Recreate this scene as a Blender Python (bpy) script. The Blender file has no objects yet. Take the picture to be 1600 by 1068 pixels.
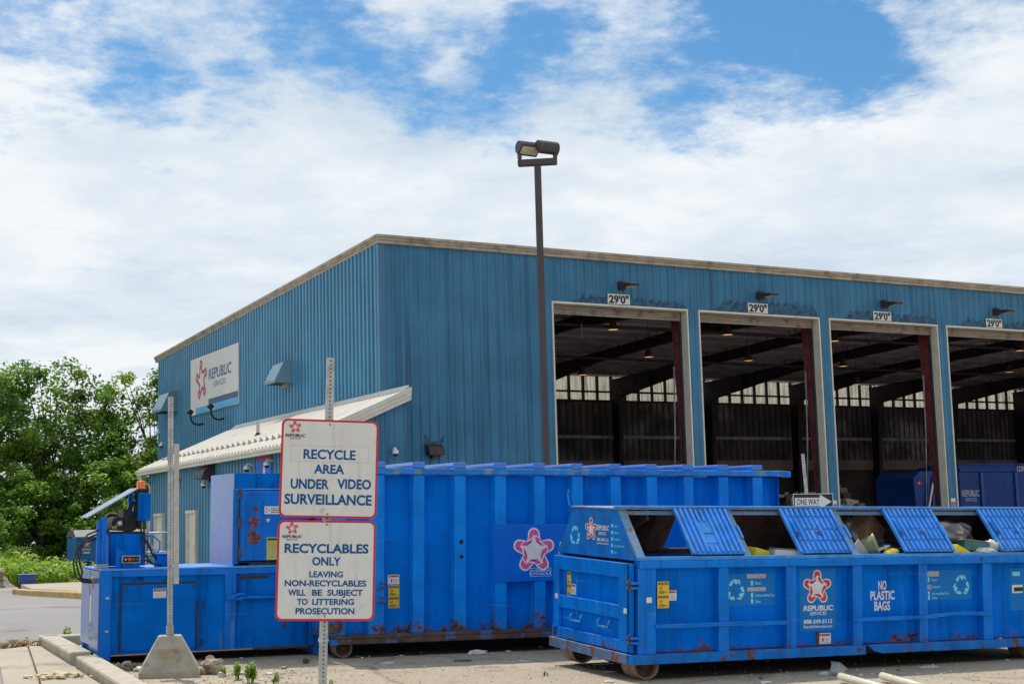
import bpy, bmesh, math, random
from math import radians as RAD, sin, cos, pi
from mathutils import Matrix, Vector, noise
random.seed(7)
S = bpy.context.scene
# ---------------------------------------------------------------- camera
cd = bpy.data.cameras.new('camera'); cam = bpy.data.objects.new('camera', cd); S.collection.objects.link(cam); S.camera = cam
cd.sensor_width = 36.0; cd.lens = 50.74; cd.clip_start = .1; cd.clip_end = 3000
PITCH, ROLL = 0.127815, -0.026524
_f = Vector((0, cos(PITCH), sin(PITCH))); _u0 = Vector((0, -sin(PITCH), cos(PITCH))); _r0 = Vector((1, 0, 0))
_r = cos(ROLL)*_r0 + sin(ROLL)*_u0; _u = -sin(ROLL)*_r0 + cos(ROLL)*_u0
cam.matrix_world = Matrix(((_r.x, _u.x, -_f.x, 0), (_r.y, _u.y, -_f.y, 0), (_r.z, _u.z, -_f.z, 1.6), (0, 0, 0, 1)))
S.view_settings.view_transform = 'Standard'; S.view_settings.look = 'None'; S.view_settings.exposure = 0.0; S.view_settings.gamma = 1
S.render.resolution_x, S.render.resolution_y = 1024, 683
# ---------------------------------------------------------------- sun and sky
SUN_AZ, SUN_EL = RAD(-25), RAD(61)          # azimuth clockwise from +Y
sd = Vector((sin(SUN_AZ)*cos(SUN_EL), cos(SUN_AZ)*cos(SUN_EL), sin(SUN_EL)))
sl = bpy.data.lights.new('sun', 'SUN'); sl.energy = 3.7; sl.angle = RAD(.6); sl.color = (1, .95, .87)
so = bpy.data.objects.new('sun', sl); S.collection.objects.link(so)
so.rotation_euler = sd.to_track_quat('Z', 'Y').to_euler(); so.location = (0, 0, 60)

W = bpy.data.worlds.new('World'); S.world = W; W.use_nodes = True
nt = W.node_tree; N = nt.nodes; LK = nt.links; N.clear()
def wn(t, **k):
    n = N.new(t)
    for a, b in k.items(): setattr(n, a, b)
    return n
def wmath(op, a, b=None, c=None, clamp=False):
    n = wn('ShaderNodeMath', operation=op, use_clamp=clamp)
    for i, v in enumerate((a, b, c)):
        if v is None: continue
        if isinstance(v, (int, float)): n.inputs[i].default_value = v
        else: LK.new(v, n.inputs[i])
    return n.outputs[0]
sky = wn('ShaderNodeTexSky', sky_type='NISHITA', sun_disc=False, sun_elevation=SUN_EL, sun_rotation=SUN_AZ, air_density=1.0, dust_density=.6, ozone_density=1.5)
tc = wn('ShaderNodeTexCoord'); sep = wn('ShaderNodeSeparateXYZ'); LK.new(tc.outputs['Generated'], sep.inputs[0])
zc = wmath('MAXIMUM', sep.outputs[2], 0.0); den = wmath('ADD', zc, .16)
px_ = wmath('DIVIDE', sep.outputs[0], den); py_ = wmath('DIVIDE', sep.outputs[1], den)
cmb = wn('ShaderNodeCombineXYZ'); LK.new(px_, cmb.inputs[0]); LK.new(py_, cmb.inputs[1]); cmb.inputs[2].default_value = 3.7
def wnoise(scale, detail, rough, dist, vec=None, lac=2.0):
    n = wn('ShaderNodeTexNoise'); n.inputs['Scale'].default_value = scale; n.inputs['Detail'].default_value = detail
    n.inputs['Roughness'].default_value = rough; n.inputs['Distortion'].default_value = dist; n.inputs['Lacunarity'].default_value = lac
    LK.new(vec or cmb.outputs[0], n.inputs['Vector']); return n.outputs['Fac']
n1 = wnoise(2.3, 10, .60, .05); n2 = wnoise(8.5, 9, .64, .1); n3 = wnoise(.9, 5, .5, 0)
wcol = wn('ShaderNodeTexNoise'); wcol.inputs['Scale'].default_value = 2.6; wcol.inputs['Detail'].default_value = 7; wcol.inputs['Roughness'].default_value = .6; LK.new(cmb.outputs[0], wcol.inputs['Vector'])
wsub = wn('ShaderNodeVectorMath', operation='SUBTRACT'); LK.new(wcol.outputs['Color'], wsub.inputs[0]); wsub.inputs[1].default_value = (.5, .5, .5)
wsc = wn('ShaderNodeVectorMath', operation='MULTIPLY'); LK.new(wsub.outputs[0], wsc.inputs[0]); wsc.inputs[1].default_value = (.20, .05, .11)
wadd = wn('ShaderNodeVectorMath', operation='ADD'); LK.new(wsc.outputs[0], wadd.inputs[0]); LK.new(tc.outputs['Generated'], wadd.inputs[1])
warp = wn('ShaderNodeVectorMath', operation='NORMALIZE'); LK.new(wadd.outputs[0], warp.inputs[0])
def blob(d, c0, c1):                           # a clear patch of sky round a direction
    v = Vector(d).normalized(); dp = wn('ShaderNodeVectorMath', operation='DOT_PRODUCT'); LK.new(warp.outputs[0], dp.inputs[0]); dp.inputs[1].default_value = v
    mr = wn('ShaderNodeMapRange', interpolation_type='SMOOTHSTEP'); LK.new(dp.outputs['Value'], mr.inputs[0])
    mr.inputs[1].default_value = cos(RAD(c0)); mr.inputs[2].default_value = cos(RAD(c1)); return mr.outputs[0]
holes = None
for d, a, b, w in (((.195, .93, .320), 4.2, .4, .46), ((.155, .93, .338), 3.4, .3, .34), ((-.135, .935, .328), 3.3, .3, .40), ((-.075, .945, .30), 2.8, .2, .34),
                   ((-.30, .89, .338), 2.6, .2, .40), ((-.255, .92, .30), 2.2, .2, .32), ((.235, .925, .29), 2.6, .2, .32), ((.02, .95, .325), 2.4, .2, .34), ((-.02, .96, .27), 2.0, .2, .22), ((.12, .95, .275), 1.8, .2, .18), ((-.20, .95, .285), 2.0, .2, .28)):
    h = wmath('MULTIPLY', blob(d, a, b), w); holes = h if holes is None else wmath('ADD', holes, h)
n4 = wnoise(24, 7, .66, 0)
base = wmath('ADD', wmath('MULTIPLY', n1, 1.5), wmath('MULTIPLY', n2, 1.1))
base = wmath('ADD', base, wmath('MULTIPLY', n3, .30)); base = wmath('ADD', base, wmath('MULTIPLY', n4, .55))
# fuller cover towards the horizon, more open overhead
lowc = wn('ShaderNodeMapRange', interpolation_type='SMOOTHSTEP'); LK.new(sep.outputs[2], lowc.inputs[0]); lowc.inputs[1].default_value = .335; lowc.inputs[2].default_value = .20; lowc.inputs[3].default_value = -.07; lowc.inputs[4].default_value = .46
base = wmath('ADD', base, lowc.outputs[0]); base = wmath('SUBTRACT', base, holes)
cov = wn('ShaderNodeMapRange', interpolation_type='SMOOTHSTEP'); LK.new(base, cov.inputs[0]); cov.inputs[1].default_value = 1.18; cov.inputs[2].default_value = 1.95
shade_n = wmath('ADD', wmath('MULTIPLY', wnoise(2.0, 6, .52, .1), .7), wmath('MULTIPLY', wnoise(5.5, 9, .6, .05), .3))
shd = wn('ShaderNodeMapRange'); LK.new(shade_n, shd.inputs[0]); shd.inputs[1].default_value = .38; shd.inputs[2].default_value = .58
cmix = wn('ShaderNodeMix', data_type='RGBA'); LK.new(shd.outputs[0], cmix.inputs[0]); cmix.inputs[6].default_value = (6.2, 7.3, 8.4, 1); cmix.inputs[7].default_value = (9.0, 9.4, 9.7, 1)
skyt = wn('ShaderNodeMix', data_type='RGBA', blend_type='MULTIPLY'); skyt.inputs[0].default_value = 1; LK.new(sky.outputs[0], skyt.inputs[6]); skyt.inputs[7].default_value = (.50, .90, 1.12, 1)
fin = wn('ShaderNodeMix', data_type='RGBA'); LK.new(cov.outputs[0], fin.inputs[0]); LK.new(skyt.outputs[2], fin.inputs[6]); LK.new(cmix.outputs[2], fin.inputs[7])
sdot = wn('ShaderNodeVectorMath', operation='DOT_PRODUCT'); LK.new(tc.outputs['Generated'], sdot.inputs[0]); sdot.inputs[1].default_value = sd
glow = wn('ShaderNodeMapRange', interpolation_type='SMOOTHSTEP'); LK.new(sdot.outputs['Value'], glow.inputs[0]); glow.inputs[1].default_value = .80; glow.inputs[2].default_value = 1.0; glow.inputs[3].default_value = 1.0; glow.inputs[4].default_value = 2.4
gm = wn('ShaderNodeVectorMath', operation='SCALE'); LK.new(fin.outputs[2], gm.inputs[0]); LK.new(glow.outputs[0], gm.inputs[3])
bg = wn('ShaderNodeBackground'); LK.new(gm.outputs[0], bg.inputs[0]); bg.inputs[1].default_value = .1
wo = wn('ShaderNodeOutputWorld'); LK.new(bg.outputs[0], wo.inputs[0])

# ---------------------------------------------------------------- materials
MAT = {}
def mat(name, col, rough=.6, metal=0.0, var=.12, vscale=3.0, bump=0.0, bscale=40.0, rust=None, streak=None, spec=.5, coat=0.0, second=None, chips=None, emit=None, transl=0.0, sscale=None, alpha=None, stretch=None, edge=None, scratch=None, streak2=None):
    """rust=(z_low, z_high, amount): rust creeping up from z_low; streak=(colour, amount): vertical dirt streaks; second=(colour, scale, lo, hi): patches; chips=(colour, scale, threshold)."""
    m = bpy.data.materials.new(name); m.use_nodes = True; t = m.node_tree; n = t.nodes; l = t.links
    p = n['Principled BSDF']; p.inputs['Roughness'].default_value = rough; p.inputs['Metallic'].default_value = metal
    p.inputs['Specular IOR Level'].default_value = spec; p.inputs['Coat Weight'].default_value = coat
    tcn = n.new('ShaderNodeTexCoord').outputs['Object']
    def noi(sc, det=5, vec=None, ro=.55):
        q = n.new('ShaderNodeTexNoise'); q.inputs['Scale'].default_value = sc; q.inputs['Detail'].default_value = det; q.inputs['Roughness'].default_value = ro
        l.new(vec or tcn, q.inputs['Vector']); return q.outputs['Fac']
    def mixc(f, a, b, blend='MIX'):
        q = n.new('ShaderNodeMix'); q.data_type = 'RGBA'; q.blend_type = blend
        for i, v in ((0, f), (6, a), (7, b)):
            if isinstance(v, (int, float)): q.inputs[i].default_value = v
            elif isinstance(v, tuple): q.inputs[i].default_value = v if len(v) == 4 else (*v, 1)
            else: l.new(v, q.inputs[i])
        return q.outputs[2]
    def rng(v, a, b, c=0., d=1.):
        q = n.new('ShaderNodeMapRange'); q.interpolation_type = 'SMOOTHSTEP'; l.new(v, q.inputs[0])
        for i, x in enumerate((a, b, c, d)): q.inputs[i+1].default_value = x
        return q.outputs[0]
    def mth(op, a, b):
        q = n.new('ShaderNodeMath'); q.operation = op
        for i, v in ((0, a), (1, b)):
            if isinstance(v, (int, float)): q.inputs[i].default_value = v
            else: l.new(v, q.inputs[i])
        return q.outputs[0]
    vecm = tcn
    if stretch:
        mp = n.new('ShaderNodeMapping'); mp.inputs['Scale'].default_value = stretch; l.new(tcn, mp.inputs[0]); vecm = mp.outputs[0]
    v = rng(noi(vscale, 6, vecm), .3, .7)
    lo = tuple(c*(1-var) for c in col); hi = tuple(min(1, c*(1+var)) for c in col)
    c = mixc(v, lo, hi)
    if second: c = mixc(rng(noi(second[1], 7), second[2], second[3]), c, second[0])
    if streak:
        mp = n.new('ShaderNodeMapping'); mp.inputs['Scale'].default_value = sscale or (7, 7, .25); l.new(tcn, mp.inputs[0])
        c = mixc(mth('MULTIPLY', rng(noi(1.0, 6, mp.outputs[0], .65), .48, .72), streak[1]), c, streak[0])
    if streak2:
        mp = n.new('ShaderNodeMapping'); mp.inputs['Scale'].default_value = streak2[2]; mp.inputs['Location'].default_value = (3.3, 1.7, .4); l.new(tcn, mp.inputs[0])
        c = mixc(mth('MULTIPLY', rng(noi(1.0, 7, mp.outputs[0], .7), .52, .70), streak2[1]), c, streak2[0])
    if scratch:
        for sc, lc in (((1.2, 1.2, 26), (0, 0, 0)), ((14, 14, 1.1), (5, 2, 1))):
            mp = n.new('ShaderNodeMapping'); mp.inputs['Scale'].default_value = sc; mp.inputs['Location'].default_value = lc; mp.inputs['Rotation'].default_value = (.05, .12, 0); l.new(tcn, mp.inputs[0])
            c = mixc(mth('MULTIPLY', mth('MULTIPLY', rng(noi(1.0, 3, mp.outputs[0], .5), .66, .70), rng(noi(.9, 3), .5, .62)), scratch[1]), c, scratch[0])
    if edge:
        bv = n.new('ShaderNodeBevel'); bv.samples = 3; bv.inputs['Radius'].default_value = edge[2]; ge = n.new('ShaderNodeNewGeometry')
        dt = n.new('ShaderNodeVectorMath'); dt.operation = 'DOT_PRODUCT'; l.new(bv.outputs[0], dt.inputs[0]); l.new(ge.outputs['Normal'], dt.inputs[1])
        ek = mth('MULTIPLY', rng(dt.outputs['Value'], .992, .90), rng(noi(3.5, 6, None, .7), .42, .62)); c = mixc(mth('MULTIPLY', ek, edge[1]), c, mixc(rng(noi(2.2, 4), .50, .56), edge[0], (.13, .06, .03)))
    rmask = None
    if chips:
        rmask = rng(noi(chips[1], 8, None, .65), chips[2], chips[2]+.04); c = mixc(rmask, c, chips[0])
    if rust:
        sp = n.new('ShaderNodeSeparateXYZ'); l.new(tcn, sp.inputs[0])
        up = rng(sp.outputs[2], rust[0], rust[1], 1., 0.)
        k = mth('ADD', mth('MULTIPLY', up, rust[2]), mth('MULTIPLY', noi(5.0, 8, None, .7), 1.0))
        rmask = rng(k, .78, .95)
        rc = mixc(rng(noi(18, 5), .35, .65), (.055, .022, .012), (.20, .085, .035)); c = mixc(rmask, c, rc)
        l.new(rng(rmask, 0, 1, rough, .9), p.inputs['Roughness'])
    l.new(c, p.inputs['Base Color'])
    if bump:
        b = n.new('ShaderNodeBump'); b.inputs['Strength'].default_value = bump; b.inputs['Distance'].default_value = .02
        l.new(noi(bscale, 4), b.inputs['Height']); l.new(b.outputs[0], p.inputs['Normal'])
    if emit:
        p.inputs['Emission Color'].default_value = (*emit[0], 1); p.inputs['Emission Strength'].default_value = emit[1]
    if transl:
        tr = n.new('ShaderNodeBsdfTranslucent'); l.new(c, tr.inputs[0]); ms = n.new('ShaderNodeMixShader'); ms.inputs[0].default_value = transl
        l.new(p.outputs[0], ms.inputs[1]); l.new(tr.outputs[0], ms.inputs[2]); l.new(ms.outputs[0], n['Material Output'].inputs[0])
    if alpha is not None: p.inputs['Alpha'].default_value = alpha
    MAT[name] = m; return m
BLUE = (.0, .162, .69)
mat('bin_blue', BLUE, .45, var=.15, vscale=2.2, rust=(.27, .62, .32), streak=((.002, .035, .17), .45), sscale=(6, 6, .5), streak2=((.03, .20, .55), .35, (20, 20, .8)), scratch=((.09, .26, .55), .6), bump=.3, bscale=3.0, spec=.03)
mat('bin_blue_rib', (.0, .19, .72), .42, var=.16, vscale=2.0, rust=(.27, .75, .30), streak=((.004, .06, .24), .45), sscale=(9, 9, .5), scratch=((.12, .30, .58), .7), edge=((.24, .40, .60), .75, .012), bump=.04, bscale=10, spec=.15)
mat('container_blue', (.0, .180, .72), .45, var=.12, vscale=1.6, rust=(.28, .62, .35), streak=((.002, .035, .17), .45), sscale=(5, 5, .35), streak2=((.01, .13, .50), .4, (16, 16, .5)), scratch=((.06, .24, .60), .5), bump=.35, bscale=2.4, spec=.03)
mat('container_rib', (.0, .225, .78), .42, var=.15, vscale=2.5, rust=(.28, .95, .36), streak=((.003, .07, .26), .45), sscale=(9, 9, .4), scratch=((.10, .30, .62), .6), edge=((.12, .34, .66), .6, .014), bump=.05, bscale=8, spec=.15)
mat('rim_blue', (.01, .20, .60), .45, var=.25, vscale=4, second=((.20, .27, .30), 3.2, .52, .66), edge=((.42, .48, .48), .9, .014), bump=.05, spec=.25)
mat('rail_rust', (.10, .055, .038), .8, var=.35, vscale=6, second=((.08, .13, .25), 4, .52, .62), bump=.2, bscale=60)
mat('rail_blue', (.003, .17, .58), .5, var=.2, vscale=4, chips=((.15, .06, .028), 5.5, .57), edge=((.22, .36, .52), .8, .012), streak=((.03, .05, .12), .4), sscale=(6, 6, .8), bump=.08, spec=.2)
mat('lid_blue', (.045, .27, .76), .34, var=.14, vscale=5, second=((.22, .40, .66), 7, .58, .78), edge=((.40, .58, .74), .6, .010), bump=.05, spec=.5)
mat('lid_frame', (.14, .27, .42), .55, var=.2, vscale=6, chips=((.28, .13, .05), 6, .56), edge=((.45, .45, .42), .8, .012), bump=.08)
mat('rust', (.095, .045, .026), .85, var=.4, vscale=10, second=((.17, .10, .07), 14, .5, .7), bump=.25, bscale=70)
mat('rust_inside', (.10, .058, .050), .85, var=.4, vscale=4, second=((.17, .095, .07), 5, .5, .7), bump=.2)
mat('compactor_blue', (.0, .148, .60), .42, var=.14, vscale=2.2, second=((.012, .016, .035), 2.6, .60, .74), streak=((.004, .022, .10), .6), sscale=(7, 7, .5), scratch=((.06, .2, .5), .6), bump=.2, bscale=3, spec=.03)
mat('compactor_rib', (.0, .165, .66), .42, var=.14, vscale=2.5, streak=((.004, .035, .14), .5), scratch=((.08, .24, .52), .6), edge=((.14, .30, .55), .6, .012), bump=.04, spec=.16)
mat('compactor_end', (.010, .14, .47), .24, var=.12, vscale=3, second=((.08, .18, .42), 2.0, .5, .75), streak2=((.10, .07, .08), .35, (9, 9, .5)), bump=.05, bscale=6, coat=.25)
mat('scar_red', (.24, .045, .032), .75, var=.55, vscale=18, second=((.07, .028, .022), 14, .48, .58), chips=((.0, .11, .46), 22, .56))
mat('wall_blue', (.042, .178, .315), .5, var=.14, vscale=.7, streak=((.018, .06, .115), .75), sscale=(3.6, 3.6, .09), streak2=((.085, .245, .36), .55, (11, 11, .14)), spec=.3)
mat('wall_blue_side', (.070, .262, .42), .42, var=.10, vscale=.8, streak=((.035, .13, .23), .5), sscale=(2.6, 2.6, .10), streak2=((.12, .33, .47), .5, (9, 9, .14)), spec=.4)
mat('wall_blue_trim', (.04, .15, .26), .42, var=.1, vscale=1)
mat('soot', (.030, .085, .155), .8, var=.45, vscale=5, streak=((.03, .15, .27), .7), sscale=(9, 9, .5))
mat('tan_trim', (.40, .33, .25), .55, var=.2, vscale=1.5, second=((.22, .16, .11), 2.2, .50, .72), streak=((.16, .12, .09), .5), sscale=(3, 3, 1), stretch=(1, 1, 8))
mat('cream', (.66, .63, .54), .5, var=.08, vscale=3, streak=((.40, .36, .28), .35))
mat('white_roof', (.78, .71, .61), .5, var=.06, vscale=1.0, second=((.62, .50, .40), 1.1, .55, .78), stretch=(1, 2.5, 1))
mat('door_slat', (.30, .25, .20), .6, var=.2, vscale=2, stretch=(.4, 1, 8), second=((.14, .10, .08), 3, .5, .7))
mat('red_primer', (.24, .060, .065), .6, var=.25, vscale=3)
mat('steel_dark', (.028, .022, .030), .7, var=.3, vscale=2)
mat('purlin_grey', (.20, .17, .21), .7, var=.25, vscale=.7)
mat('insulation', (.72, .62, .76), .7, var=.25, vscale=.8)
mat('inner_wall', (.12, .095, .115), .8, var=.4, vscale=.8, second=((.42, .38, .42), .35, .50, .72), streak=((.035, .025, .035), .75), sscale=(1.6, 1.6, .25))
mat('bounce_brown', (.26, .18, .155), .85, var=.3, vscale=.6)  # brown panel band, bounced light put into its lighter tone
mat('girt_grey', (.34, .30, .33), .7, var=.3)
mat('push_wall', (.055, .042, .042), .9, var=.4, vscale=.5)
mat('concrete_floor', (.38, .34, .31), .85, var=.3, vscale=.8)
mat('translucent_panel', (.40, .375, .31), .6, var=.3, vscale=3, stretch=(3, 3, .4), streak=((.10, .085, .065), .8), sscale=(7, 7, .6), transl=.75)
mat('sign_white', (.70, .695, .665), .45, var=.04, vscale=9, second=((.50, .48, .45), 6, .64, .80), streak2=((.42, .38, .34), .35, (26, 26, 1.6)), scratch=((.40, .38, .36), .5), coat=.1)
mat('board_white', (.66, .65, .63), .5, var=.04, vscale=.8)
mat('sign_red', (.60, .010, .022), .4, var=.06)
mat('sign_blue', (.0, .085, .27), .45, var=.05, spec=.2)
mat('ink_black', (.012, .012, .014), .5, var=.1)
mat('ink_white', (.72, .72, .72), .5, var=.06, vscale=6, second=((.48, .52, .58), 9, .60, .76))
mat('navy', (.045, .085, .20), .5, var=.05)
mat('cyan', (.06, .42, .68), .5, var=.05)
mat('cyan_pale', (.20, .66, .86), .5, var=.06)
mat('pink', (.68, .085, .30), .5, var=.1, vscale=5, second=((.62, .22, .40), 7, .56, .74))
mat('brand_red', (.58, .025, .06), .5, var=.12, vscale=5, second=((.50, .10, .16), 8, .58, .74))
mat('decal_blue', (.0, .18, .56), .45, var=.06, spec=.2)
mat('decal_deep', (.0, .14, .66), .45, var=.08, spec=.2)
mat('tag_yellow', (.70, .50, .03), .5, var=.06)
mat('tag_lime', (.50, .50, .10), .6, var=.1)
mat('tag_orange', (.75, .16, .02), .5, var=.05)
mat('tape_grey', (.42, .37, .37), .6, var=.15, vscale=12)
mat('galv', (.42, .425, .425), .45, metal=.5, var=.2, vscale=16, second=((.22, .21, .20), 7, .58, .75), streak=((.24, .22, .20), .5), bump=.03)
mat('strip_grey', (.50, .49, .45), .6, var=.1, vscale=12)
mat('hole_dark', (.012, .012, .012), .9)
mat('bronze_pole', (.062, .048, .050), .5, var=.1)
mat('black_metal', (.015, .014, .016), .5, var=.15, spec=.3)
mat('rubber', (.02, .02, .022), .45, var=.2, vscale=12)
mat('lens_glass', (.55, .50, .33), .2, var=.2, vscale=25, coat=.5)
mat('hood_blue', (.13, .24, .31), .4, var=.08)
mat('hood_brown', (.045, .028, .030), .5, var=.15)
mat('dome_white', (.72, .71, .68), .35, var=.04)
mat('chrome', (.55, .53, .50), .3, metal=.8, var=.15, vscale=20)
mat('beacon', (.85, .16, .008), .25, var=.05, coat=.5)
mat('button_red', (.75, .05, .01), .4); mat('button_green', (.01, .25, .12), .4)
mat('concrete', (.37, .33, .26), .9, var=.14, vscale=6, second=((.22, .19, .15), 5, .56, .75), bump=.3, bscale=90)
mat('kerb_conc', (.44, .38, .29), .9, var=.12, vscale=5, second=((.27, .22, .16), 4, .55, .75), bump=.3, bscale=90)
mat('kerb_yellow', (.44, .28, .08), .8, var=.25, vscale=2, second=((.34, .28, .19), 1.5, .48, .66))
mat('stone', (.40, .33, .24), .9, var=.2, vscale=8, bump=.4, bscale=25)
mat('paper', (.66, .65, .62), .7, var=.08, vscale=20)
mat('cardboard', (.28, .18, .10), .8, var=.2, vscale=10)
mat('pvc', (.66, .60, .46), .4, var=.06, vscale=8)
mat('clear_plastic', (.55, .56, .56), .15, var=.1, vscale=10, alpha=.55)
mat('black_bag', (.17, .17, .19), .14, var=.6, vscale=6, bump=.7, bscale=9, coat=.7)
mat('teal', (.015, .13, .13), .4, var=.25, vscale=8)
mat('olive_pail', (.30, .34, .17), .3, var=.1, coat=.3)
mat('white_bag', (.55, .55, .52), .4, var=.15, vscale=9, bump=.5, bscale=12)
mat('waste_mix', (.12, .095, .075), .9, var=.6, vscale=9, second=((.24, .21, .18), 11, .58, .64), bump=.6, bscale=16)
mat('roller_steel', (.24, .155, .115), .65, var=.25, vscale=9, second=((.13, .07, .045), 8, .52, .68), bump=.15)
mat('hood_inner_lit', (.24, .145, .125), .8, var=.3, vscale=3, bump=.1)  # lighter copy of the inside rust, skylight put into the colour
mat('bow_blue', (.0, .17, .66), .16, var=.1, spec=.6, coat=.5)
mat('truck_blue', (.004, .05, .27), .4, var=.15, vscale=1.5, streak=((.02, .03, .06), .4), spec=.3)
mat('tarp', (.13, .12, .11), .6, var=.3, vscale=3)
mat('bark', (.085, .068, .052), .9, var=.3, vscale=10, bump=.4)
mat('dead_wood', (.27, .21, .16), .9, var=.2)
mat('leaf_dark', (.075, .165, .018), .5, var=.45, vscale=.9, transl=.45)
mat('leaf_mid', (.150, .275, .026), .5, var=.4, vscale=.9, transl=.48)
mat('leaf_light', (.30, .43, .036), .5, var=.35, vscale=1.2, transl=.5)
mat('weed_green', (.26, .44, .03), .5, var=.4, vscale=5, transl=.5)
mat('dry_weed', (.34, .24, .10), .8, var=.3, transl=.2)
mat('gravel', (.33, .27, .21), .9, var=.3, vscale=12, bump=.6, bscale=30)

mat('lamp_glow', (.8, .55, .25), .5, emit=((1, .55, .18), .75))
mat('mark_red', (.46, .05, .075), .5, var=.05)
mat('truck_rib', (.02, .085, .33), .4, var=.1)
mat('sign_dim', (.5, .5, .52), .5)
mat('tail_red', (.6, .01, .02), .3, emit=((1, .02, .05), .6))
mat('grease', (.018, .010, .012), .5, var=.4, vscale=8)
mat('salmon', (.42, .27, .20), .7, var=.2, vscale=5)
mat('shed_grey', (.13, .17, .28), .30, var=.15, vscale=6, coat=.3)
mat('brass', (.45, .33, .14), .35, metal=.7, var=.1)
mat('brassbox', (.42, .35, .24), .5, metal=.3, var=.15)
mat('rim_worn', (.03, .28, .68), .42, var=.2, vscale=5, second=((.34, .27, .20), 6, .58, .68))
mat('rail_end', (.09, .17, .33), .6, var=.2, vscale=4, chips=((.17, .07, .032), 4.2, .53), bump=.1)
mat('hood_paint', (.003, .155, .52), .45, var=.2, vscale=3, chips=((.13, .07, .05), 9, .64), streak=((.12, .20, .36), .35), bump=.04, spec=.25)
mat('slot_dark', (.006, .05, .20), .6)
mat('tag_yellow_bright', (.78, .60, .01), .4, var=.05)
mat('decal_blue_grey', (.10, .14, .20), .5, var=.15)
mat('bin_blue_far', (.02, .16, .42), .5, var=.15, rust=(.6, 1.1, .2))
mat('dark_cloth', (.02, .045, .13), .8, var=.3)
mat('popcorn', (.62, .50, .30), .9, var=.2)
def ground_mat(name, c1, c2, c3, crack, sc=1.0, speck=.35):
    m = bpy.data.materials.new(name); m.use_nodes = True; t = m.node_tree; n = t.nodes; l = t.links; p = n['Principled BSDF']; p.inputs['Roughness'].default_value = .9
    p.inputs['Specular IOR Level'].default_value = .25
    tcn = n.new('ShaderNodeTexCoord').outputs['Object']
    def noi(s, d=6, r=.6):
        q = n.new('ShaderNodeTexNoise'); q.inputs['Scale'].default_value = s; q.inputs['Detail'].default_value = d; q.inputs['Roughness'].default_value = r; l.new(tcn, q.inputs['Vector']); return q.outputs['Fac']
    def rng(v, a, b, c=0., d=1.):
        q = n.new('ShaderNodeMapRange'); q.interpolation_type = 'SMOOTHSTEP'; l.new(v, q.inputs[0])
        for i, x in enumerate((a, b, c, d)): q.inputs[i+1].default_value = x
        return q.outputs[0]
    def mixc(f, a, b):
        q = n.new('ShaderNodeMix'); q.data_type = 'RGBA'
        for i, v in ((0, f), (6, a), (7, b)):
            if isinstance(v, (int, float)): q.inputs[i].default_value = v
            elif isinstance(v, tuple): q.inputs[i].default_value = (*v, 1)
            else: l.new(v, q.inputs[i])
        return q.outputs[2]
    c = mixc(rng(noi(.35*sc), .38, .64), c1, c2)
    c = mixc(rng(noi(1.7*sc, 8, .7), .52, .74), c, c3)
    st = n.new('ShaderNodeMix'); st.data_type = 'RGBA'; st.blend_type = 'MULTIPLY'; l.new(rng(noi(.9*sc, 7, .66), .56, .70), st.inputs[0]); l.new(c, st.inputs[6]); st.inputs[7].default_value = (.62, .60, .58, 1); c = st.outputs[2]
    fine = n.new('ShaderNodeTexVoronoi'); fine.inputs['Scale'].default_value = 48*sc; l.new(tcn, fine.inputs['Vector'])
    vsep = n.new('ShaderNodeSeparateColor'); l.new(fine.outputs['Color'], vsep.inputs[0])
    mm = n.new('ShaderNodeMath'); mm.operation = 'MULTIPLY'; l.new(rng(vsep.outputs[0], .55, 1.0), mm.inputs[0]); mm.inputs[1].default_value = speck
    c = mixc(mm.outputs[0], c, tuple(min(1, x*.42) for x in c1))
    m2 = n.new('ShaderNodeMath'); m2.operation = 'MULTIPLY'; l.new(rng(vsep.outputs[1], .8, 1.0), m2.inputs[0]); m2.inputs[1].default_value = speck*.8
    c = mixc(m2.outputs[0], c, tuple(min(1, x*1.55) for x in c1))
    vo = n.new('ShaderNodeTexVoronoi'); vo.feature = 'DISTANCE_TO_EDGE'; vo.inputs['Scale'].default_value = crack[0]
    nz = n.new('ShaderNodeTexNoise'); nz.inputs['Scale'].default_value = 1.6; nz.inputs['Detail'].default_value = 6; l.new(tcn, nz.inputs['Vector'])
    va = n.new('ShaderNodeMix'); va.data_type = 'VECTOR'; va.inputs[0].default_value = .28; l.new(tcn, va.inputs[4]); l.new(nz.outputs['Color'], va.inputs[5]); l.new(va.outputs[1], vo.inputs['Vector'])
    mk = n.new('ShaderNodeMath'); mk.operation = 'MULTIPLY'; l.new(rng(vo.outputs['Distance'], 0, crack[1], 1, 0), mk.inputs[0]); mk.inputs[1].default_value = crack[2]
    c = mixc(mk.outputs[0], c, tuple(x*.3 for x in c1))
    l.new(c, p.inputs['Base Color'])
    b = n.new('ShaderNodeBump'); b.inputs['Strength'].default_value = .5; b.inputs['Distance'].default_value = .01; l.new(noi(70, 5), b.inputs['Height']); l.new(b.outputs[0], p.inputs['Normal'])
    MAT[name] = m
ground_mat('yard_ground', (.375, .305, .215), (.43, .355, .255), (.27, .22, .165), (.30, .010, .5), 1.0, .5)
ground_mat('road_ground', (.262, .240, .224), (.295, .272, .255), (.225, .205, .19), (.16, .004, .4), .6, .12)
ground_mat('slab_ground', (.40, .335, .255), (.45, .375, .285), (.34, .28, .21), (.1, .002, .2), 1.0, .2)
ground_mat('field_ground', (.15, .16, .07), (.20, .19, .10), (.30, .25, .17), (.1, .002, .1), 1.0, .3)

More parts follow.
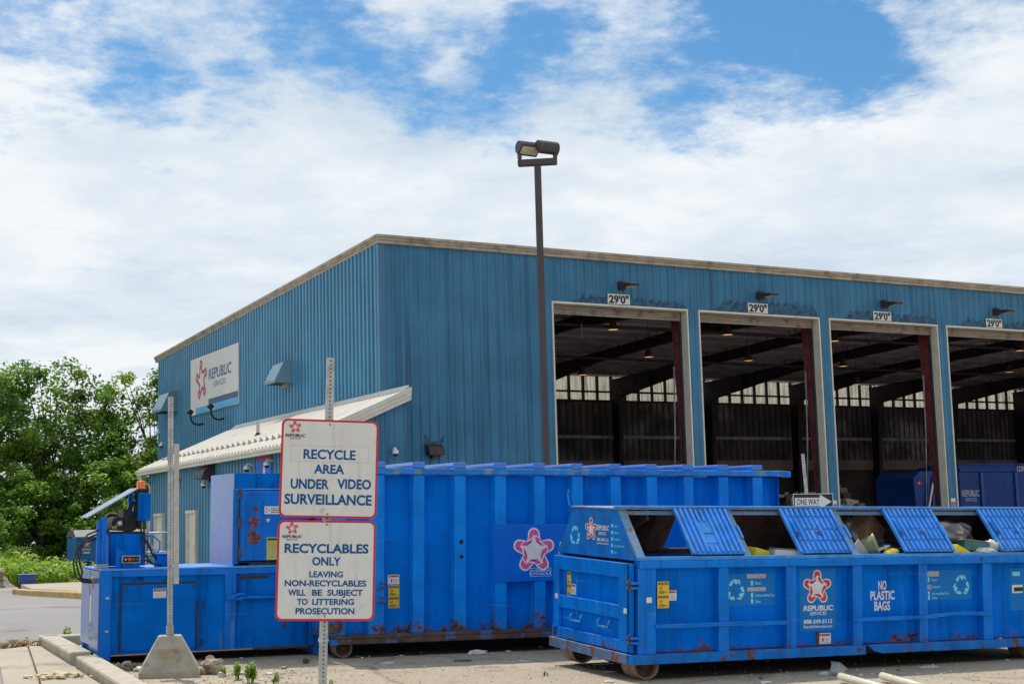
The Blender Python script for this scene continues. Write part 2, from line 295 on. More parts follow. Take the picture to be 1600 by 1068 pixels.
# ---------------------------------------------------------------- mesh builder
_TXT = {}
def text_geom(body, bold):
    k = (body, bold)
    if k not in _TXT:
        c = bpy.data.curves.new('t', 'FONT'); c.body = body; c.size = 1; c.offset = bold; c.resolution_u = 3; c.fill_mode = 'FRONT'
        o = bpy.data.objects.new('t', c); S.collection.objects.link(o); bpy.context.view_layer.update()
        me = bpy.data.meshes.new_from_object(o.evaluated_get(bpy.context.evaluated_depsgraph_get()))
        _TXT[k] = ([tuple(v.co) for v in me.vertices], [tuple(p.vertices) for p in me.polygons])
        bpy.data.objects.remove(o); bpy.data.curves.remove(c); bpy.data.meshes.remove(me)
    return _TXT[k]
class MB:
    def __init__(s, T=None): s.v = []; s.f = []; s.m = []; s.sm = []; s.mats = []; s.T = T or Matrix.Identity(4)
    def mi(s, m):
        if m not in s.mats: s.mats.append(m)
        return s.mats.index(m)
    def add(s, vs, fs, m, smooth=False):
        b = len(s.v); s.v += [tuple(s.T @ Vector(v)) for v in vs]; i = s.mi(m)
        for f in fs: s.f.append(tuple(b+j for j in f)); s.m.append(i); s.sm.append(smooth)
        return s
    def box(s, x0, x1, y0, y1, z0, z1, m):
        return s.add([(x0,y0,z0),(x1,y0,z0),(x1,y1,z0),(x0,y1,z0),(x0,y0,z1),(x1,y0,z1),(x1,y1,z1),(x0,y1,z1)],
                     [(0,3,2,1),(4,5,6,7),(0,1,5,4),(1,2,6,5),(2,3,7,6),(3,0,4,7)], m)
    def hexa(s, p, m): return s.add(p, [(0,3,2,1),(4,5,6,7),(0,1,5,4),(1,2,6,5),(2,3,7,6),(3,0,4,7)], m)
    def poly(s, pts, m): return s.add(pts, [tuple(range(len(pts)))], m)
    def prism(s, pts, O, U, V, D, m):           # 2D outline on (U,V) from O, extruded by the vector D
        O, U, V, D = Vector(O), Vector(U), Vector(V), Vector(D); n = len(pts)
        a = [O+U*p[0]+V*p[1] for p in pts]; b = [q+D for q in a]
        return s.add(a+b, [tuple(range(n))[::-1], tuple(range(n, 2*n))]+[(i, (i+1) % n, n+(i+1) % n, n+i) for i in range(n)], m)
    def bar(s, a, b, w, h, m, up=(0, 0, 1)):     # square bar from a to b
        a, b = Vector(a), Vector(b); d = (b-a).normalized(); u = Vector(up)
        if abs(d.dot(u)) > .98: u = Vector((1, 0, 0))
        r = d.cross(u).normalized()*w/2; u2 = r.cross(d).normalized()*h/2
        return s.hexa([a-r-u2, a+r-u2, b+r-u2, b-r-u2, a-r+u2, a+r+u2, b+r+u2, b-r+u2], m)
    def tube(s, pts, r, m, n=10, caps=True):
        P = [Vector(p) for p in pts]; R = r if isinstance(r, (list, tuple)) else [r]*len(P); vs = []; fs = []
        prev = None
        for i, p in enumerate(P):
            d = (P[min(i+1, len(P)-1)]-P[max(i-1, 0)]).normalized()
            if prev is None:
                u = Vector((0, 0, 1)) if abs(d.z) < .9 else Vector((1, 0, 0)); a = d.cross(u).normalized()
            else: a = (prev-d*prev.dot(d)).normalized()
            prev = a; b = d.cross(a)
            vs += [p+(a*cos(2*pi*k/n)+b*sin(2*pi*k/n))*R[i] for k in range(n)]
        for i in range(len(P)-1):
            fs += [(i*n+k, i*n+(k+1) % n, (i+1)*n+(k+1) % n, (i+1)*n+k) for k in range(n)]
        s.add(vs, fs, m, True)
        if caps: s.add(vs[:n], [tuple(range(n))[::-1]], m); s.add(vs[-n:], [tuple(range(n))], m)
        return s
    def cyl(s, a, b, r, m, n=16, r2=None): return s.tube([a, b], [r, r if r2 is None else r2], m, n)
    def lathe(s, prof, C, m, n=20, axis=None):
        T = Matrix.Translation(Vector(C))
        if axis is not None: T = T @ Vector(axis).to_track_quat('Z', 'Y').to_matrix().to_4x4()
        vs = [T @ Vector((r*cos(2*pi*k/n), r*sin(2*pi*k/n), z)) for r, z in prof for k in range(n)]
        fs = [(i*n+k, i*n+(k+1) % n, (i+1)*n+(k+1) % n, (i+1)*n+k) for i in range(len(prof)-1) for k in range(n)]
        return s.add(vs, fs, m, True)
    def blob(s, C, R, m, amp=.25, fr=2.0, sub=2, seed=0, smooth=False):
        bm = bmesh.new(); bmesh.ops.create_icosphere(bm, subdivisions=sub, radius=1); R = Vector(R)
        vs = []
        for v in bm.verts:
            k = 1+amp*noise.noise(v.co*fr+Vector((seed*3.1, seed*1.7, seed)))*2
            vs.append(Vector(C)+Vector((v.co.x*R.x*k, v.co.y*R.y*k, v.co.z*R.z*k)))
        fs = [tuple(v.index for v in f.verts) for f in bm.faces]; bm.free()
        return s.add(vs, fs, m, smooth)
    def ribbed(s, O, U, V, Nn, length, v0, v1, m, pitch=.305, depth=.032, prof=None, start=0.0):
        """trapezoid-ribbed sheet: runs `length` along U from O, between heights v0 and v1 (numbers or functions of the run) along V, ribs towards Nn"""
        O, U, V, Nn = Vector(O), Vector(U), Vector(V), Vector(Nn); f0 = v0 if callable(v0) else (lambda x: v0); f1 = v1 if callable(v1) else (lambda x: v1)
        prof = prof or ((0, 0), (.56, 0), (.66, 1), (.90, 1), (1.0, 0)); xs = []; k = 0
        while True:
            done = False
            for px, pd in prof[:-1]:
                x = (k+px)*pitch-start
                if x >= length: done = True; break
                if x >= 0: xs.append((x, pd*depth))
            if done: break
            k += 1
        if not xs or xs[0][0] > 0: xs.insert(0, (0, 0))
        xs.append((length, 0)); vs = []
        for x, d in xs: vs += [O+U*x+V*f0(x)+Nn*d, O+U*x+V*f1(x)+Nn*d]
        return s.add(vs, [(2*i, 2*i+2, 2*i+3, 2*i+1) for i in range(len(xs)-1)], m)
    def text(s, body, O, U, V, x0, x1, y0, y1, m, bold=0.0, off=(0, 0, 0), shear=0.0):
        """writes body so that its ink fills x0..x1, y0..y1 on the plane (U,V) at O (give x1=None to keep the letter shapes)"""
        vs, fs = text_geom(body, bold); O, U, V = Vector(O)+Vector(off), Vector(U), Vector(V)
        if not vs: return s
        ax, bx = min(v[0] for v in vs), max(v[0] for v in vs); ay, by = 0.0, max(v[1] for v in text_geom('H', bold)[0])
        sy = (y1-y0)/(by-ay); sx = sy if x1 is None else (x1-x0)/(bx-ax)
        return s.add([O+U*(x0+(v[0]-ax)*sx+shear*(v[1]-ay)*sy)+V*(y0+(v[1]-ay)*sy) for v in vs], fs, m)
    def build(s, name, parent=None, bev=0.0, normals=True, world=None):
        me = bpy.data.meshes.new(name); me.from_pydata(s.v, [], s.f)
        for m in s.mats: me.materials.append(MAT[m])
        me.polygons.foreach_set('material_index', s.m); me.polygons.foreach_set('use_smooth', s.sm); me.update()
        if normals:
            bm = bmesh.new(); bm.from_mesh(me); bmesh.ops.recalc_face_normals(bm, faces=bm.faces); bm.to_mesh(me); bm.free()
        o = bpy.data.objects.new(name, me); S.collection.objects.link(o)
        if parent: o.parent = parent
        if world is not None: o.matrix_world = world
        if bev:
            b = o.modifiers.new('bevel', 'BEVEL'); b.width = bev; b.segments = 2; b.limit_method = 'ANGLE'; b.angle_limit = RAD(50); b.harden_normals = False
        return o
def tag(o, label, cat, group=None):
    o['label'] = label; o['category'] = cat
    if group: o['group'] = group
    return o
def thing(name, label, cat, M=None, group=None):
    o = bpy.data.objects.new(name, None); S.collection.objects.link(o); o.empty_display_size = .2
    if M is not None: o.matrix_world = M
    return tag(o, label, cat, group)
def kind(o, k): o['kind'] = k; return o
def copy_tree(o, parent=None):
    c = o.copy(); S.collection.objects.link(c)
    if parent: c.parent = parent
    for ch in [x for x in S.objects if x.parent == o]: copy_tree(ch, c)
    return c
def frame(x0, y0, z0, ph, tx, ty):
    ax = Vector((cos(ph), sin(ph), tx)).normalized(); ay = Vector((-sin(ph), cos(ph), ty)); ay = (ay-ax*ay.dot(ax)).normalized(); az = ax.cross(ay)
    return Matrix(((ax.x, ay.x, az.x, x0), (ax.y, ay.y, az.y, y0), (ax.z, ay.z, az.z, z0), (0, 0, 0, 1)))
X_, Y_, Z_ = Vector((1, 0, 0)), Vector((0, 1, 0)), Vector((0, 0, 1))
def emblem(mb, O, U, V, cx, cy, R, off, red, white=None, sx=1.0):
    """five rounded R ribbons set as a star, on a white outline when white is given; off = vector away from the surface"""
    O, U, V = Vector(O), Vector(U), Vector(V); off = Vector(off); e = off*.08
    def P(a, r, k, lay):
        t = k*2*pi/5; x, y = a*cos(t)+r*sin(t), -a*sin(t)+r*cos(t)
        return O+U*(cx+x*R*sx)+V*(cy+y*R)+off+e*lay
    arcL = lambda w, r0, r1, fl: [(-fl, r0), (-w, r1)]+[(-w*cos(q), r1+w*sin(q)) for q in (.5, 1.0, 1.571, 2.14, 2.64)]+[(w, r1), (fl, r0)]
    for k in range(5):
        if white: mb.poly([P(a, r, k, k*.5) for a, r in arcL(.285, .12, .74, .36)], white)
    for k in range(5):
        o_, i_ = arcL(.215, .17, .73, .36), arcL(.055, .46, .64, .07)
        for j in range(len(o_)-1):
            mb.poly([P(*o_[j], k, 4), P(*o_[j+1], k, 4), P(*i_[j+1], k, 4), P(*i_[j], k, 4)], red)
        if white: mb.poly([P(-.34, .36, k, 8), P(-.34, .43, k, 8), P(-.07, .60, k, 8), P(-.07, .53, k, 8)], white); mb.poly([P(.07, .64, k, 8), P(.07, .69, k, 8), P(.26, .60, k, 8), P(.26, .55, k, 8)], white)
    if white:
        mb.poly([P(0, .575 if j % 2 == 0 else .20, j*.5, 7) for j in range(10)], white)
def r_star(mb, O, U, V, cx, cy, R, off, red, sx=1.0, bold=.02):
    """the same mark in its plain form: five letters R round a star"""
    vs, fs = text_geom('R', bold); ax, bx = min(v[0] for v in vs), max(v[0] for v in vs); ay, by = min(v[1] for v in vs), max(v[1] for v in vs)
    O, U, V = Vector(O), Vector(U), Vector(V)
    for k in range(5):
        t = k*2*pi/5; pts = []
        for v in vs:
            a = ((v[0]-ax)/(bx-ax)-.5)*.66; r = .30+.70*(v[1]-ay)/(by-ay); a += .16*(r-.65)
            pts.append(O+U*(cx+(a*cos(t)+r*sin(t))*R*sx)+V*(cy+(-a*sin(t)+r*cos(t))*R)+Vector(off))
        mb.add(pts, fs, red)
def recycle_mark(mb, O, U, V, cx, cy, R, off, m, sx=1.0):
    O, U, V = Vector(O), Vector(U), Vector(V)
    for k in range(3):
        t = k*2*pi/3
        def P(x, y): return O+U*(cx+(x*cos(t)+y*sin(t))*R*sx)+V*(cy+(-x*sin(t)+y*cos(t)-.08)*R)+Vector(off)
        mb.poly([P(-.30, .98), P(.16, .98), P(.34, .68), P(.05, .50), P(-.16, .78)], m)
        mb.poly([P(-.38, .92), P(-.20, .74), P(-.44, .34), P(-.72, .50)], m)
        mb.poly([P(.22, .98), P(.47, .93), P(.58, .40), P(.40, .62)], m)

# ---------------------------------------------------------------- ground, road, kerbs
def sm(a, b, x): t = min(max((x-a)/(b-a), 0), 1); return t*t*(3-2*t)
def gz(x, y):
    b = -.25-.024*min(max(x, -9), 12)+.012*max(y, 0); w = sm(24, 44, y); return b*(1-w)+.05*w
def axis(*segs):
    out = []
    for a, b, st in segs:
        n = max(1, round((b-a)/st)); out += [a+(b-a)*i/n for i in range(n)]
    return out+[segs[-1][1]]
def sheet(name, m, xs, ys, dz=0.0, wob=0.0):
    vs = [(x, y, gz(x, y)+dz+wob*noise.noise(Vector((x*.7, y*.7, 1)))) for y in ys for x in xs]; n = len(xs)
    mb = MB(); mb.add(vs, [(j*n+i, j*n+i+1, (j+1)*n+i+1, (j+1)*n+i) for j in range(len(ys)-1) for i in range(n-1)], m, True); return mb.build(name)
gxs = axis((-900, -60, 120), (-60, -10, 5), (-10, 13, 1), (13, 60, 5), (60, 900, 120)); gys = axis((-300, -10, 60), (-10, 50, 1), (50, 100, 10), (100, 1500, 140))
kind(sheet('ground', 'yard_ground', gxs, gys), 'structure')
kind(sheet('field', 'field_ground', axis((-120, -13.9, 4)), axis((49.5, 120, 3)), .006), 'structure')
def road_edge(y): return -6.75+(y-19.2)*(-.385)
mb = MB(); rows = axis((6, 19.6, 1)); vs = []; K = 70
for y in rows: vs += [(-45+(road_edge(y)+45)*i/K, y, 0) for i in range(K+1)]
rows2 = axis((20.95, 46.0, 1))
for y in rows2:
    xr = -6.9+(y-20.95)*2.35
    vs += [(-45+(min(xr, 12)+45)*i/K, y, 0) for i in range(K+1)]
R_ = len(rows)+len(rows2)
mb.add([(x, y, gz(x, y)+.014) for x, y, z in vs], [(j*(K+1)+i, j*(K+1)+i+1, (j+1)*(K+1)+i+1, (j+1)*(K+1)+i) for j in range(R_-1) for i in range(K)], 'road_ground', True)
kind(mb.build('road'), 'structure')
def slab(name, m, pts, h, low=.15, bev=.02):
    mb = MB(); top = [(x, y, gz(x, y)+h) for x, y in pts]; bot = [(x, y, gz(x, y)-low) for x, y in pts]; n = len(pts)
    mb.add(top+bot, [tuple(range(n)), tuple(range(n, 2*n))[::-1]]+[(i, n+i, n+(i+1) % n, (i+1) % n) for i in range(n)], m); return mb.build(name, bev=bev)
kind(slab('pavement', 'slab_ground', [(-4.0, 12.6), (-6.62, 19.75), (-6.86, 19.25), (-4.35, 12.6)][::-1], .05), 'structure')
kind(slab('pavement', 'slab_ground', [(-3.05, 12.6), (-6.43, 19.70), (-6.60, 19.74), (-3.98, 12.6)][::-1], .054, bev=.005), 'structure')
def kerb(pts, w, h, m='kerb_conc'):
    (x0, y0), (x1, y1) = pts; L = math.hypot(x1-x0, y1-y0); nx, ny = (y1-y0)/L*w, -(x1-x0)/L*w; segs = max(1, int(L/1.2)); P = []
    for i in range(segs+1):
        t = i/segs; P.append((x0+(x1-x0)*t, y0+(y1-y0)*t))
    return slab('kerb', m, P+[(x+nx, y+ny) for x, y in P[::-1]], h, bev=.03)
for a in ((((-5.43, 17.72), (-6.56, 20.05)), .26, .165), (((-2.9, 12.3), (-5.27, 17.42)), .26, .15), (((-6.60, 20.12), (-2.6, 21.95)), .26, .165)):
    kind(kerb(*a), 'structure')
kind(kerb(((-14.4, 42.4), (-9.6, 33.4)), .28, .17, 'kerb_yellow'), 'structure')
kind(slab('pavement', 'slab_ground', [(-16.0, 47.0), (-14.14, 42.5), (-9.34, 33.5), (-7.2, 38.0), (-13.0, 49.2)], .16), 'structure')
def shade_sheet(x0, x1, y0, y1, F_, seed):           # dark ragged sheet that paints the shade under a container
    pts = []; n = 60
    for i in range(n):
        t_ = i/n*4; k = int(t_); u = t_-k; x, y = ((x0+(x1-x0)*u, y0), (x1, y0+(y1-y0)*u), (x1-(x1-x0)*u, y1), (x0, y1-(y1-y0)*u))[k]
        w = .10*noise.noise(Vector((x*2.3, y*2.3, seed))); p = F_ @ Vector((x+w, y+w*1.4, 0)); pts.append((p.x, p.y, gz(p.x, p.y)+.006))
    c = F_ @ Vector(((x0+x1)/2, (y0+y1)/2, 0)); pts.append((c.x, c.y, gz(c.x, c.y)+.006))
    mb = MB(); mb.add(pts, [(i, (i+1) % n, n) for i in range(n)], 'shade_ground'); kind(mb.build('under_shade', normals=False), 'structure')
ground_mat('shade_ground', (.085, .072, .062), (.12, .10, .085), (.05, .042, .038), (.30, .010, .3), 1.0, .35)
shade_sheet(.1, 6.6, .02, 2.3, frame(-2.387, 18.459, .029, .383, 0, 0), 1); shade_sheet(.05, 2.7, .10, 1.2, frame(-5.088, 17.768, .085, .460, 0, 0), 2); shade_sheet(.25, 6.2, .12, 1.9, frame(1.187, 15.953, -.087, .42, 0, 0), 3)
# a drainage verge of weeds at the far edge of the road
def weeds(name, cx, cy, rx, ry, n, h, m, dens_seed, label=None, cat=None, group=None, kd='stuff', spread=.25, z=None):
    rnd = random.Random(dens_seed); mb = MB()
    for i in range(n):
        a = rnd.random()*2*pi; r = math.sqrt(rnd.random()); x, y = cx+cos(a)*r*rx, cy+sin(a)*r*ry; g = gz(x, y) if z is None else z
        hh = h*(.4+.6*rnd.random())*(1.05-.6*r); w = .02+.03*rnd.random()
        b = rnd.random()*2*pi; dx, dy = cos(b), sin(b); lx, ly = (rnd.random()-.5)*spread*2, (rnd.random()-.5)*spread*2
        mm = m[0] if rnd.random() < .8 else m[1]
        mb.poly([(x-dx*w*.4, y-dy*w*.4, g), (x+dx*w*.4, y+dy*w*.4, g), (x+lx*hh+dx*w*.15, y+ly*hh+dy*w*.15, g+hh), (x+lx*hh*.8, y+ly*hh*.8, g+hh*.9)], mm)
        for k in range(3):
            q = .35+.6*rnd.random(); px, py, pz = x+lx*hh*q, y+ly*hh*q, g+hh*q; c = rnd.random()*2*pi; L = (.10+.12*rnd.random())*max(.5, min(1.3, h))
            ex, ey = cos(c)*L, sin(c)*L; wx, wy = -sin(c)*L*.25, cos(c)*L*.25; ez = L*(rnd.random()*.7-.1)
            mb.poly([(px, py, pz), (px+ex*.5+wx, py+ey*.5+wy, pz+ez*.7), (px+ex, py+ey, pz+ez), (px+ex*.5-wx, py+ey*.5-wy, pz+ez*.7)], mm)
    o = mb.build(name, normals=False)
    if label: tag(o, label, cat, group)
    else: kind(o, kd)
    return o
weeds('weeds', -19.2, 53.0, 3.4, 3.2, 1500, 1.5, ('leaf_light', 'weed_green'), 1)
weeds('weeds', -14.0, 51.5, 1.8, 1.6, 700, .5, ('weed_green', 'dry_weed'), 2)
weeds('weeds', -21, 58, 7, 3.5, 1300, 1.1, ('weed_green', 'leaf_mid'), 3)
# ---------------------------------------------------------------- the depot building (local: x along the truck doors, y into the building)
BM = Matrix.Translation((-4.004, 43.546, 0)) @ Matrix.Rotation(0.511774, 4, 'Z')
LEN, DEP = 60.6, 24.5; EAVE = 10.35; SL = .0362
def ztop(y): return EAVE-SL*y
DX0, DP, DW, DH = 6.13, 5.89, 5.38, 8.84; ND_ = 9
bld = thing('recycling_depot', 'large blue ribbed metal depot with open truck doors and tan roof trim', 'building', BM)
mb = MB()
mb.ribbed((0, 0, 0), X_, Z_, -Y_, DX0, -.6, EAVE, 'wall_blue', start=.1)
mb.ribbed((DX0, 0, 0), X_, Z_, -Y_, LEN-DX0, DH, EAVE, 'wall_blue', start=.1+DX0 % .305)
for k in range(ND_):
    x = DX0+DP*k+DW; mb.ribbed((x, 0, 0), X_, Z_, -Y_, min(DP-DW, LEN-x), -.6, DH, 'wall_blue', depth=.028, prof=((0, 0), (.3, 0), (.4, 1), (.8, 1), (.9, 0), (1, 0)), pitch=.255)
    # soot stain left on the wall above each opening, where exhaust has marked the sheets
mb.build('front_wall', bld, normals=False)
for k in range(ND_):
    mb = MB(); n = 120; rs = random.Random(40+k); am = (.75, 1.15, .9, 1.0, .7, 1.1, .8, 1.0, .9)[k]; xs = [DX0+DP*k+DW*.14+(DW*.86)*i/n for i in range(n+1)]; hs = []
    for i, x in enumerate(xs):
        rib = abs(((x-.1) % .305)/.305-.78) < .16
        hs.append(am*(.20+.16*noise.noise(Vector((x*.9, k*3.7, 0)))+.05*rs.random()+(rs.random()*.22 if rs.random() < .10 else 0)+(.07 if rib else 0))*min(1, (i+1)/12)*min(1, (n+1-i)/6))
    for i in range(n): mb.poly([(xs[i], -.036, DH+.055), (xs[i+1], -.036, DH+.055), (xs[i+1], -.036, DH+.07+hs[i+1]), (xs[i], -.036, DH+.07+hs[i])], 'soot')
    mb.build('soot_stain', bld, normals=False)
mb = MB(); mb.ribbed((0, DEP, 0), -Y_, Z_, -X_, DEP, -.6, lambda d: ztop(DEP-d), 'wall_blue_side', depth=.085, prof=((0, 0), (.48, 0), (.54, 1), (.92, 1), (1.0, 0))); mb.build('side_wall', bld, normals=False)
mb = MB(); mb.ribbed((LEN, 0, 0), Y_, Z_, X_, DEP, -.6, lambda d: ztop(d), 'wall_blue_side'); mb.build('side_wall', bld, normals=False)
mb = MB(); mb.box(-.05, .17, -.045, -.034, -.6, EAVE, 'wall_blue_trim'); mb.box(-.057, -.046, -.045, .13, -.6, EAVE, 'wall_blue_side'); mb.build('corner_trim', bld)
# back wall: pushed-up concrete, dark sheeting, then a strip of translucent sheets
mb = MB(); mb.box(0, LEN, DEP-.35, DEP-.02, -.3, 4.3, 'push_wall'); mb.build('push_wall', bld)
mb = MB(); mb.ribbed((0, DEP, 0), X_, Z_, -Y_, LEN, 4.3, 8.13, 'inner_wall', depth=.05, pitch=.41, prof=((0, 0), (.7, 0), (.78, 1), (.92, 1), (1, 0)))
for i in range(int(LEN/.41)): mb.box(.14+.41*i, .20+.41*i, DEP-.075, DEP-.055, 5.02, 8.08, 'steel_dark')  # dark strips added to paint the shade in the sheet grooves
mb.box(.05, LEN-.05, DEP-.10, DEP-.06, 4.31, 5.0, 'bounce_brown'); mb.ribbed((LEN, DEP+.05, 0), -X_, Z_, Y_, LEN, -.6, 8.13, 'wall_blue_side'); mb.build('back_wall', bld, normals=False)
mb = MB(); mb.ribbed((0, DEP, 0), X_, Z_, -Y_, LEN, 8.13, ztop(DEP), 'translucent_panel', pitch=.30, depth=.03); mb.build('translucent_strip', bld, normals=False)
for z, h in ((8.13, .10), (8.62, .09), (6.22, .16), (4.36, .12)): MB().box(0, LEN, DEP-.26, DEP-.07, z-h/2, z+h/2, 'girt_grey' if z == 6.22 else 'steel_dark').build('girt', bld)
x = .5
while x < LEN: MB().box(x, x+.10, DEP-.24, DEP-.08, 8.14, 9.45, 'steel_dark').build('mullion', bld); x += .877
mb = MB(); mb.box(0, .02, .1, DEP-.3, -.3, 4.3, 'push_wall'); mb.ribbed((.03, .1, 0), Y_, Z_, X_, DEP-.4, 4.3, lambda d: ztop(d)-.15, 'inner_wall', depth=.05, pitch=.41); mb.ribbed((LEN-.03, DEP-.3, 0), -Y_, Z_, -X_, DEP-.4, 0, lambda d: ztop(DEP-d)-.2, 'inner_wall', depth=.05, pitch=.41); mb.build('liner_wall', bld, normals=False)
mb = MB(); mb.box(.03, LEN-.05, .05, DEP-.36, -.1, .012, 'concrete_floor'); mb.build('floor_slab', bld)
# roof
mb = MB(); mb.add([(-.02, -.02, ztop(0)+.06), (LEN, -.02, ztop(0)+.06), (LEN, DEP, ztop(DEP)+.06), (-.02, DEP, ztop(DEP)+.06), (-.02, -.02, ztop(0)-.03), (LEN, -.02, ztop(0)-.03), (LEN, DEP, ztop(DEP)-.03), (-.02, DEP, ztop(DEP)-.03)], [(0, 1, 2, 3)], 'white_roof')
mb.add([(.05, .05, ztop(0)-.03), (LEN-.05, .05, ztop(0)-.03), (LEN-.05, DEP-.05, ztop(DEP)-.03), (.05, DEP-.05, ztop(DEP)-.03)], [(0, 1, 2, 3)], 'insulation'); mb.build('roof', bld, normals=False)
mb = MB()
for a, b, y0, y1 in ((-.005, .10, -.11, .0), (.10, .175, -.15, .02), (.175, .26, -.19, .02)): mb.box(-.12-.03*(b > .2), LEN, y0, y1, EAVE+a, EAVE+b, 'tan_trim')
mb.build('eave_trim', bld, bev=.006)
mb = MB()
for a, b, x0, x1 in ((-.005, .09, -.10, .0), (.09, .16, -.13, .02), (.16, .255, -.16, .02)):
    mb.hexa([(x0, .0, ztop(0)+a), (x1, .0, ztop(0)+a), (x1, DEP+.3, ztop(DEP+.3)+a), (x0, DEP+.3, ztop(DEP+.3)+a), (x0, .0, ztop(0)+b), (x1, .0, ztop(0)+b), (x1, DEP+.3, ztop(DEP+.3)+b), (x0, DEP+.3, ztop(DEP+.3)+b)], 'tan_trim')
mb.build('rake_trim', bld, bev=.006)
# truck door openings
for k in range(ND_):
    a = DX0+DP*k; b = a+DW
    if b > LEN: break
    mb = MB(); mb.box(a-.035, a+.02, -.05, .42, -.6, DH+.05, 'cream'); mb.box(b-.02, b+.035, -.05, .42, -.6, DH+.05, 'cream'); mb.box(a+.021, b-.021, -.05, .42, DH-.015, DH+.05, 'cream'); mb.build('door_frame', bld, bev=.004)
    mb = MB(); mb.ribbed((a+.08, .30, 0), X_, Z_, -Y_, DW-.16, DH-.32, DH-.03, 'door_slat', pitch=5, prof=((0, 0), (1, 0)))
    for j in range(5): mb.box(a+.08, b-.08, .262, .31, DH-.32+j*.06, DH-.32+j*.06+.042, 'door_slat')
    mb.cyl((a+.05, .62, DH+.05), (b-.05, .62, DH+.05), .26, 'steel_dark', 14); mb.build('rolled_door', bld)
    for q in (a+.021, b-.10): MB().box(q, q+.079, .30, .40, 0, DH-.02, 'steel_dark').build('door_track', bld)
    mb = MB(); mb.tube([(b-.10, .75, 7.0), (b-.13, .76, 5.2), (b-.20, .78, 3.2), (b-.34, .80, 1.4), (b-.24, .80, 2.6), (b-.10, .78, 4.6), (b-.06, .75, 7.0)], .014, 'girt_grey', 6); mb.build('pull_chain', bld)
    mb = MB(); mb.box(a+DW+.04, a+DW+.47, .02, .40, -.3, DH+.4, 'steel_dark'); mb.build('door_post', bld)
    if k < 8:                                                       # small notices low on each post
        x = b+.12; mb = MB(); mb.box(x, x+.26, -.05, -.037, 1.98, 2.28, 'tape_grey'); mb.box(x+.02, x+.24, -.053, -.05, 2.14, 2.26, 'ink_white'); mb.box(x+.04, x+.25, -.05, -.037, 1.66, 1.96, 'tag_yellow')
        for j in range(4): mb.box(x+.03, x+.22, -.0545, -.0532, 2.01+.03*j, 2.022+.03*j, 'ink_black')
        mb.build('notice', bld)
# rigid frames
for k in range(-1, 9):
    x = 12.05+6.05*k
    if x < 1: x = .45
    if x > LEN-.3: continue
    mb = MB(); fl = .26
    def rb(y): return ztop(y)-.27-(.95-.55*min(1, min(y-1.4, 23.3-y)/7.0))      # underside of the rafter
    ys = [1.45, 4, 8.4, 12.3, 16.2, 20.5, 23.25]
    zt = lambda y: ztop(y)-.27
    cx = 11.80+5.89*k if k >= 0 else x
    mb.prism([(.34, -.1), (.66, -.1), (1.16, rb(1.45)), (1.16, zt(1.16)), (.34, zt(.34))], (cx-.01, 0, 0), Y_, Z_, (.02, 0, 0), 'red_primer')
    mb.bar((cx, .66, -.1), (cx, 1.16, rb(1.45)), fl, .025, 'red_primer', (0, 1, .001)); mb.bar((cx, .33, -.1), (cx, .33, zt(.3)), fl, .025, 'red_primer', (0, 1, 0))
    for z in (2.2, 4.4, 6.6): mb.box(cx-.12, cx-.011, .36, .62+.06*z, z, z+.012, 'red_primer')
    mb.build('steel_column', bld, normals=False)
    mb = MB(); outl = [(1.451, rb(1.45))]+[(y, rb(y)) for y in ys[1:]]+[(23.72, -.1), (24.12, -.1), (24.12, zt(24.1)), (1.451, zt(1.45))]
    mb.prism(outl, (x-.01, 0, 0), Y_, Z_, (.02, 0, 0), 'steel_dark')  # darker than the front columns: interior shade put into the frame colour
    inner = outl[:-3]
    for p, q in zip(inner[:-1], inner[1:]): mb.bar((x, p[0], p[1]), (x, q[0], q[1]), fl, .025, 'steel_dark', (0, 1, .001) if abs(q[0]-p[0]) < 1.2 else (0, 0, 1))
    mb.bar((x, 1.46, ztop(1.46)-.26), (x, 24.12, ztop(24.12)-.26), fl, .025, 'steel_dark')
    for y in ys[1:-1]: mb.box(x-.12, x+.12, y-.006, y+.006, rb(y), ztop(y)-.28, 'steel_dark')
    mb.build('steel_rafter', bld, normals=False)
mc = MB(); y = 1.3; j = 0
while y < 24:
    z = ztop(y)-.03; mb = MB(); mb.box(.05, LEN-.05, y, y+.02, z-.17, z-.005, 'purlin_grey'); mb.box(.05, LEN-.05, y+.021, y+.08, z-.17, z-.15, 'steel_dark'); mb.build('purlin', bld)
    if y > 2:
        for k in range(0, 8):
            x = 12.05+6.05*k; d = .95-.55*min(1, max(0, min(y-1.4, 23.3-y))/7.0)
            for sg in (-1, 1): mc.bar((x+sg*.1, y, ztop(y)-.27-d+.02), (x+sg*(.25+d), y, z-.18), .03, .03, 'steel_dark')
    y += 1.52; j += 1
kind(mc.build('flange_brace', bld), 'stuff')
mb = MB()
for yy, zz in ((3.6, 8.75), (11.0, 8.6)): mb.cyl((.2, yy, zz), (LEN-.2, yy, zz-.1), .055, 'steel_dark', 10)
for k in range(14):
    x = 3+4.1*k; mb.cyl((x, 3.6, 8.74), (x, 3.6, ztop(3.6)-.05), .018, 'steel_dark', 6)
for i in range(3): mb.cyl((9.3+18*i, 3.3, 8.2), (9.3+18*i, 3.3, 8.75), .02, 'galv', 6)
mb.build('sprinkler_pipe', bld)
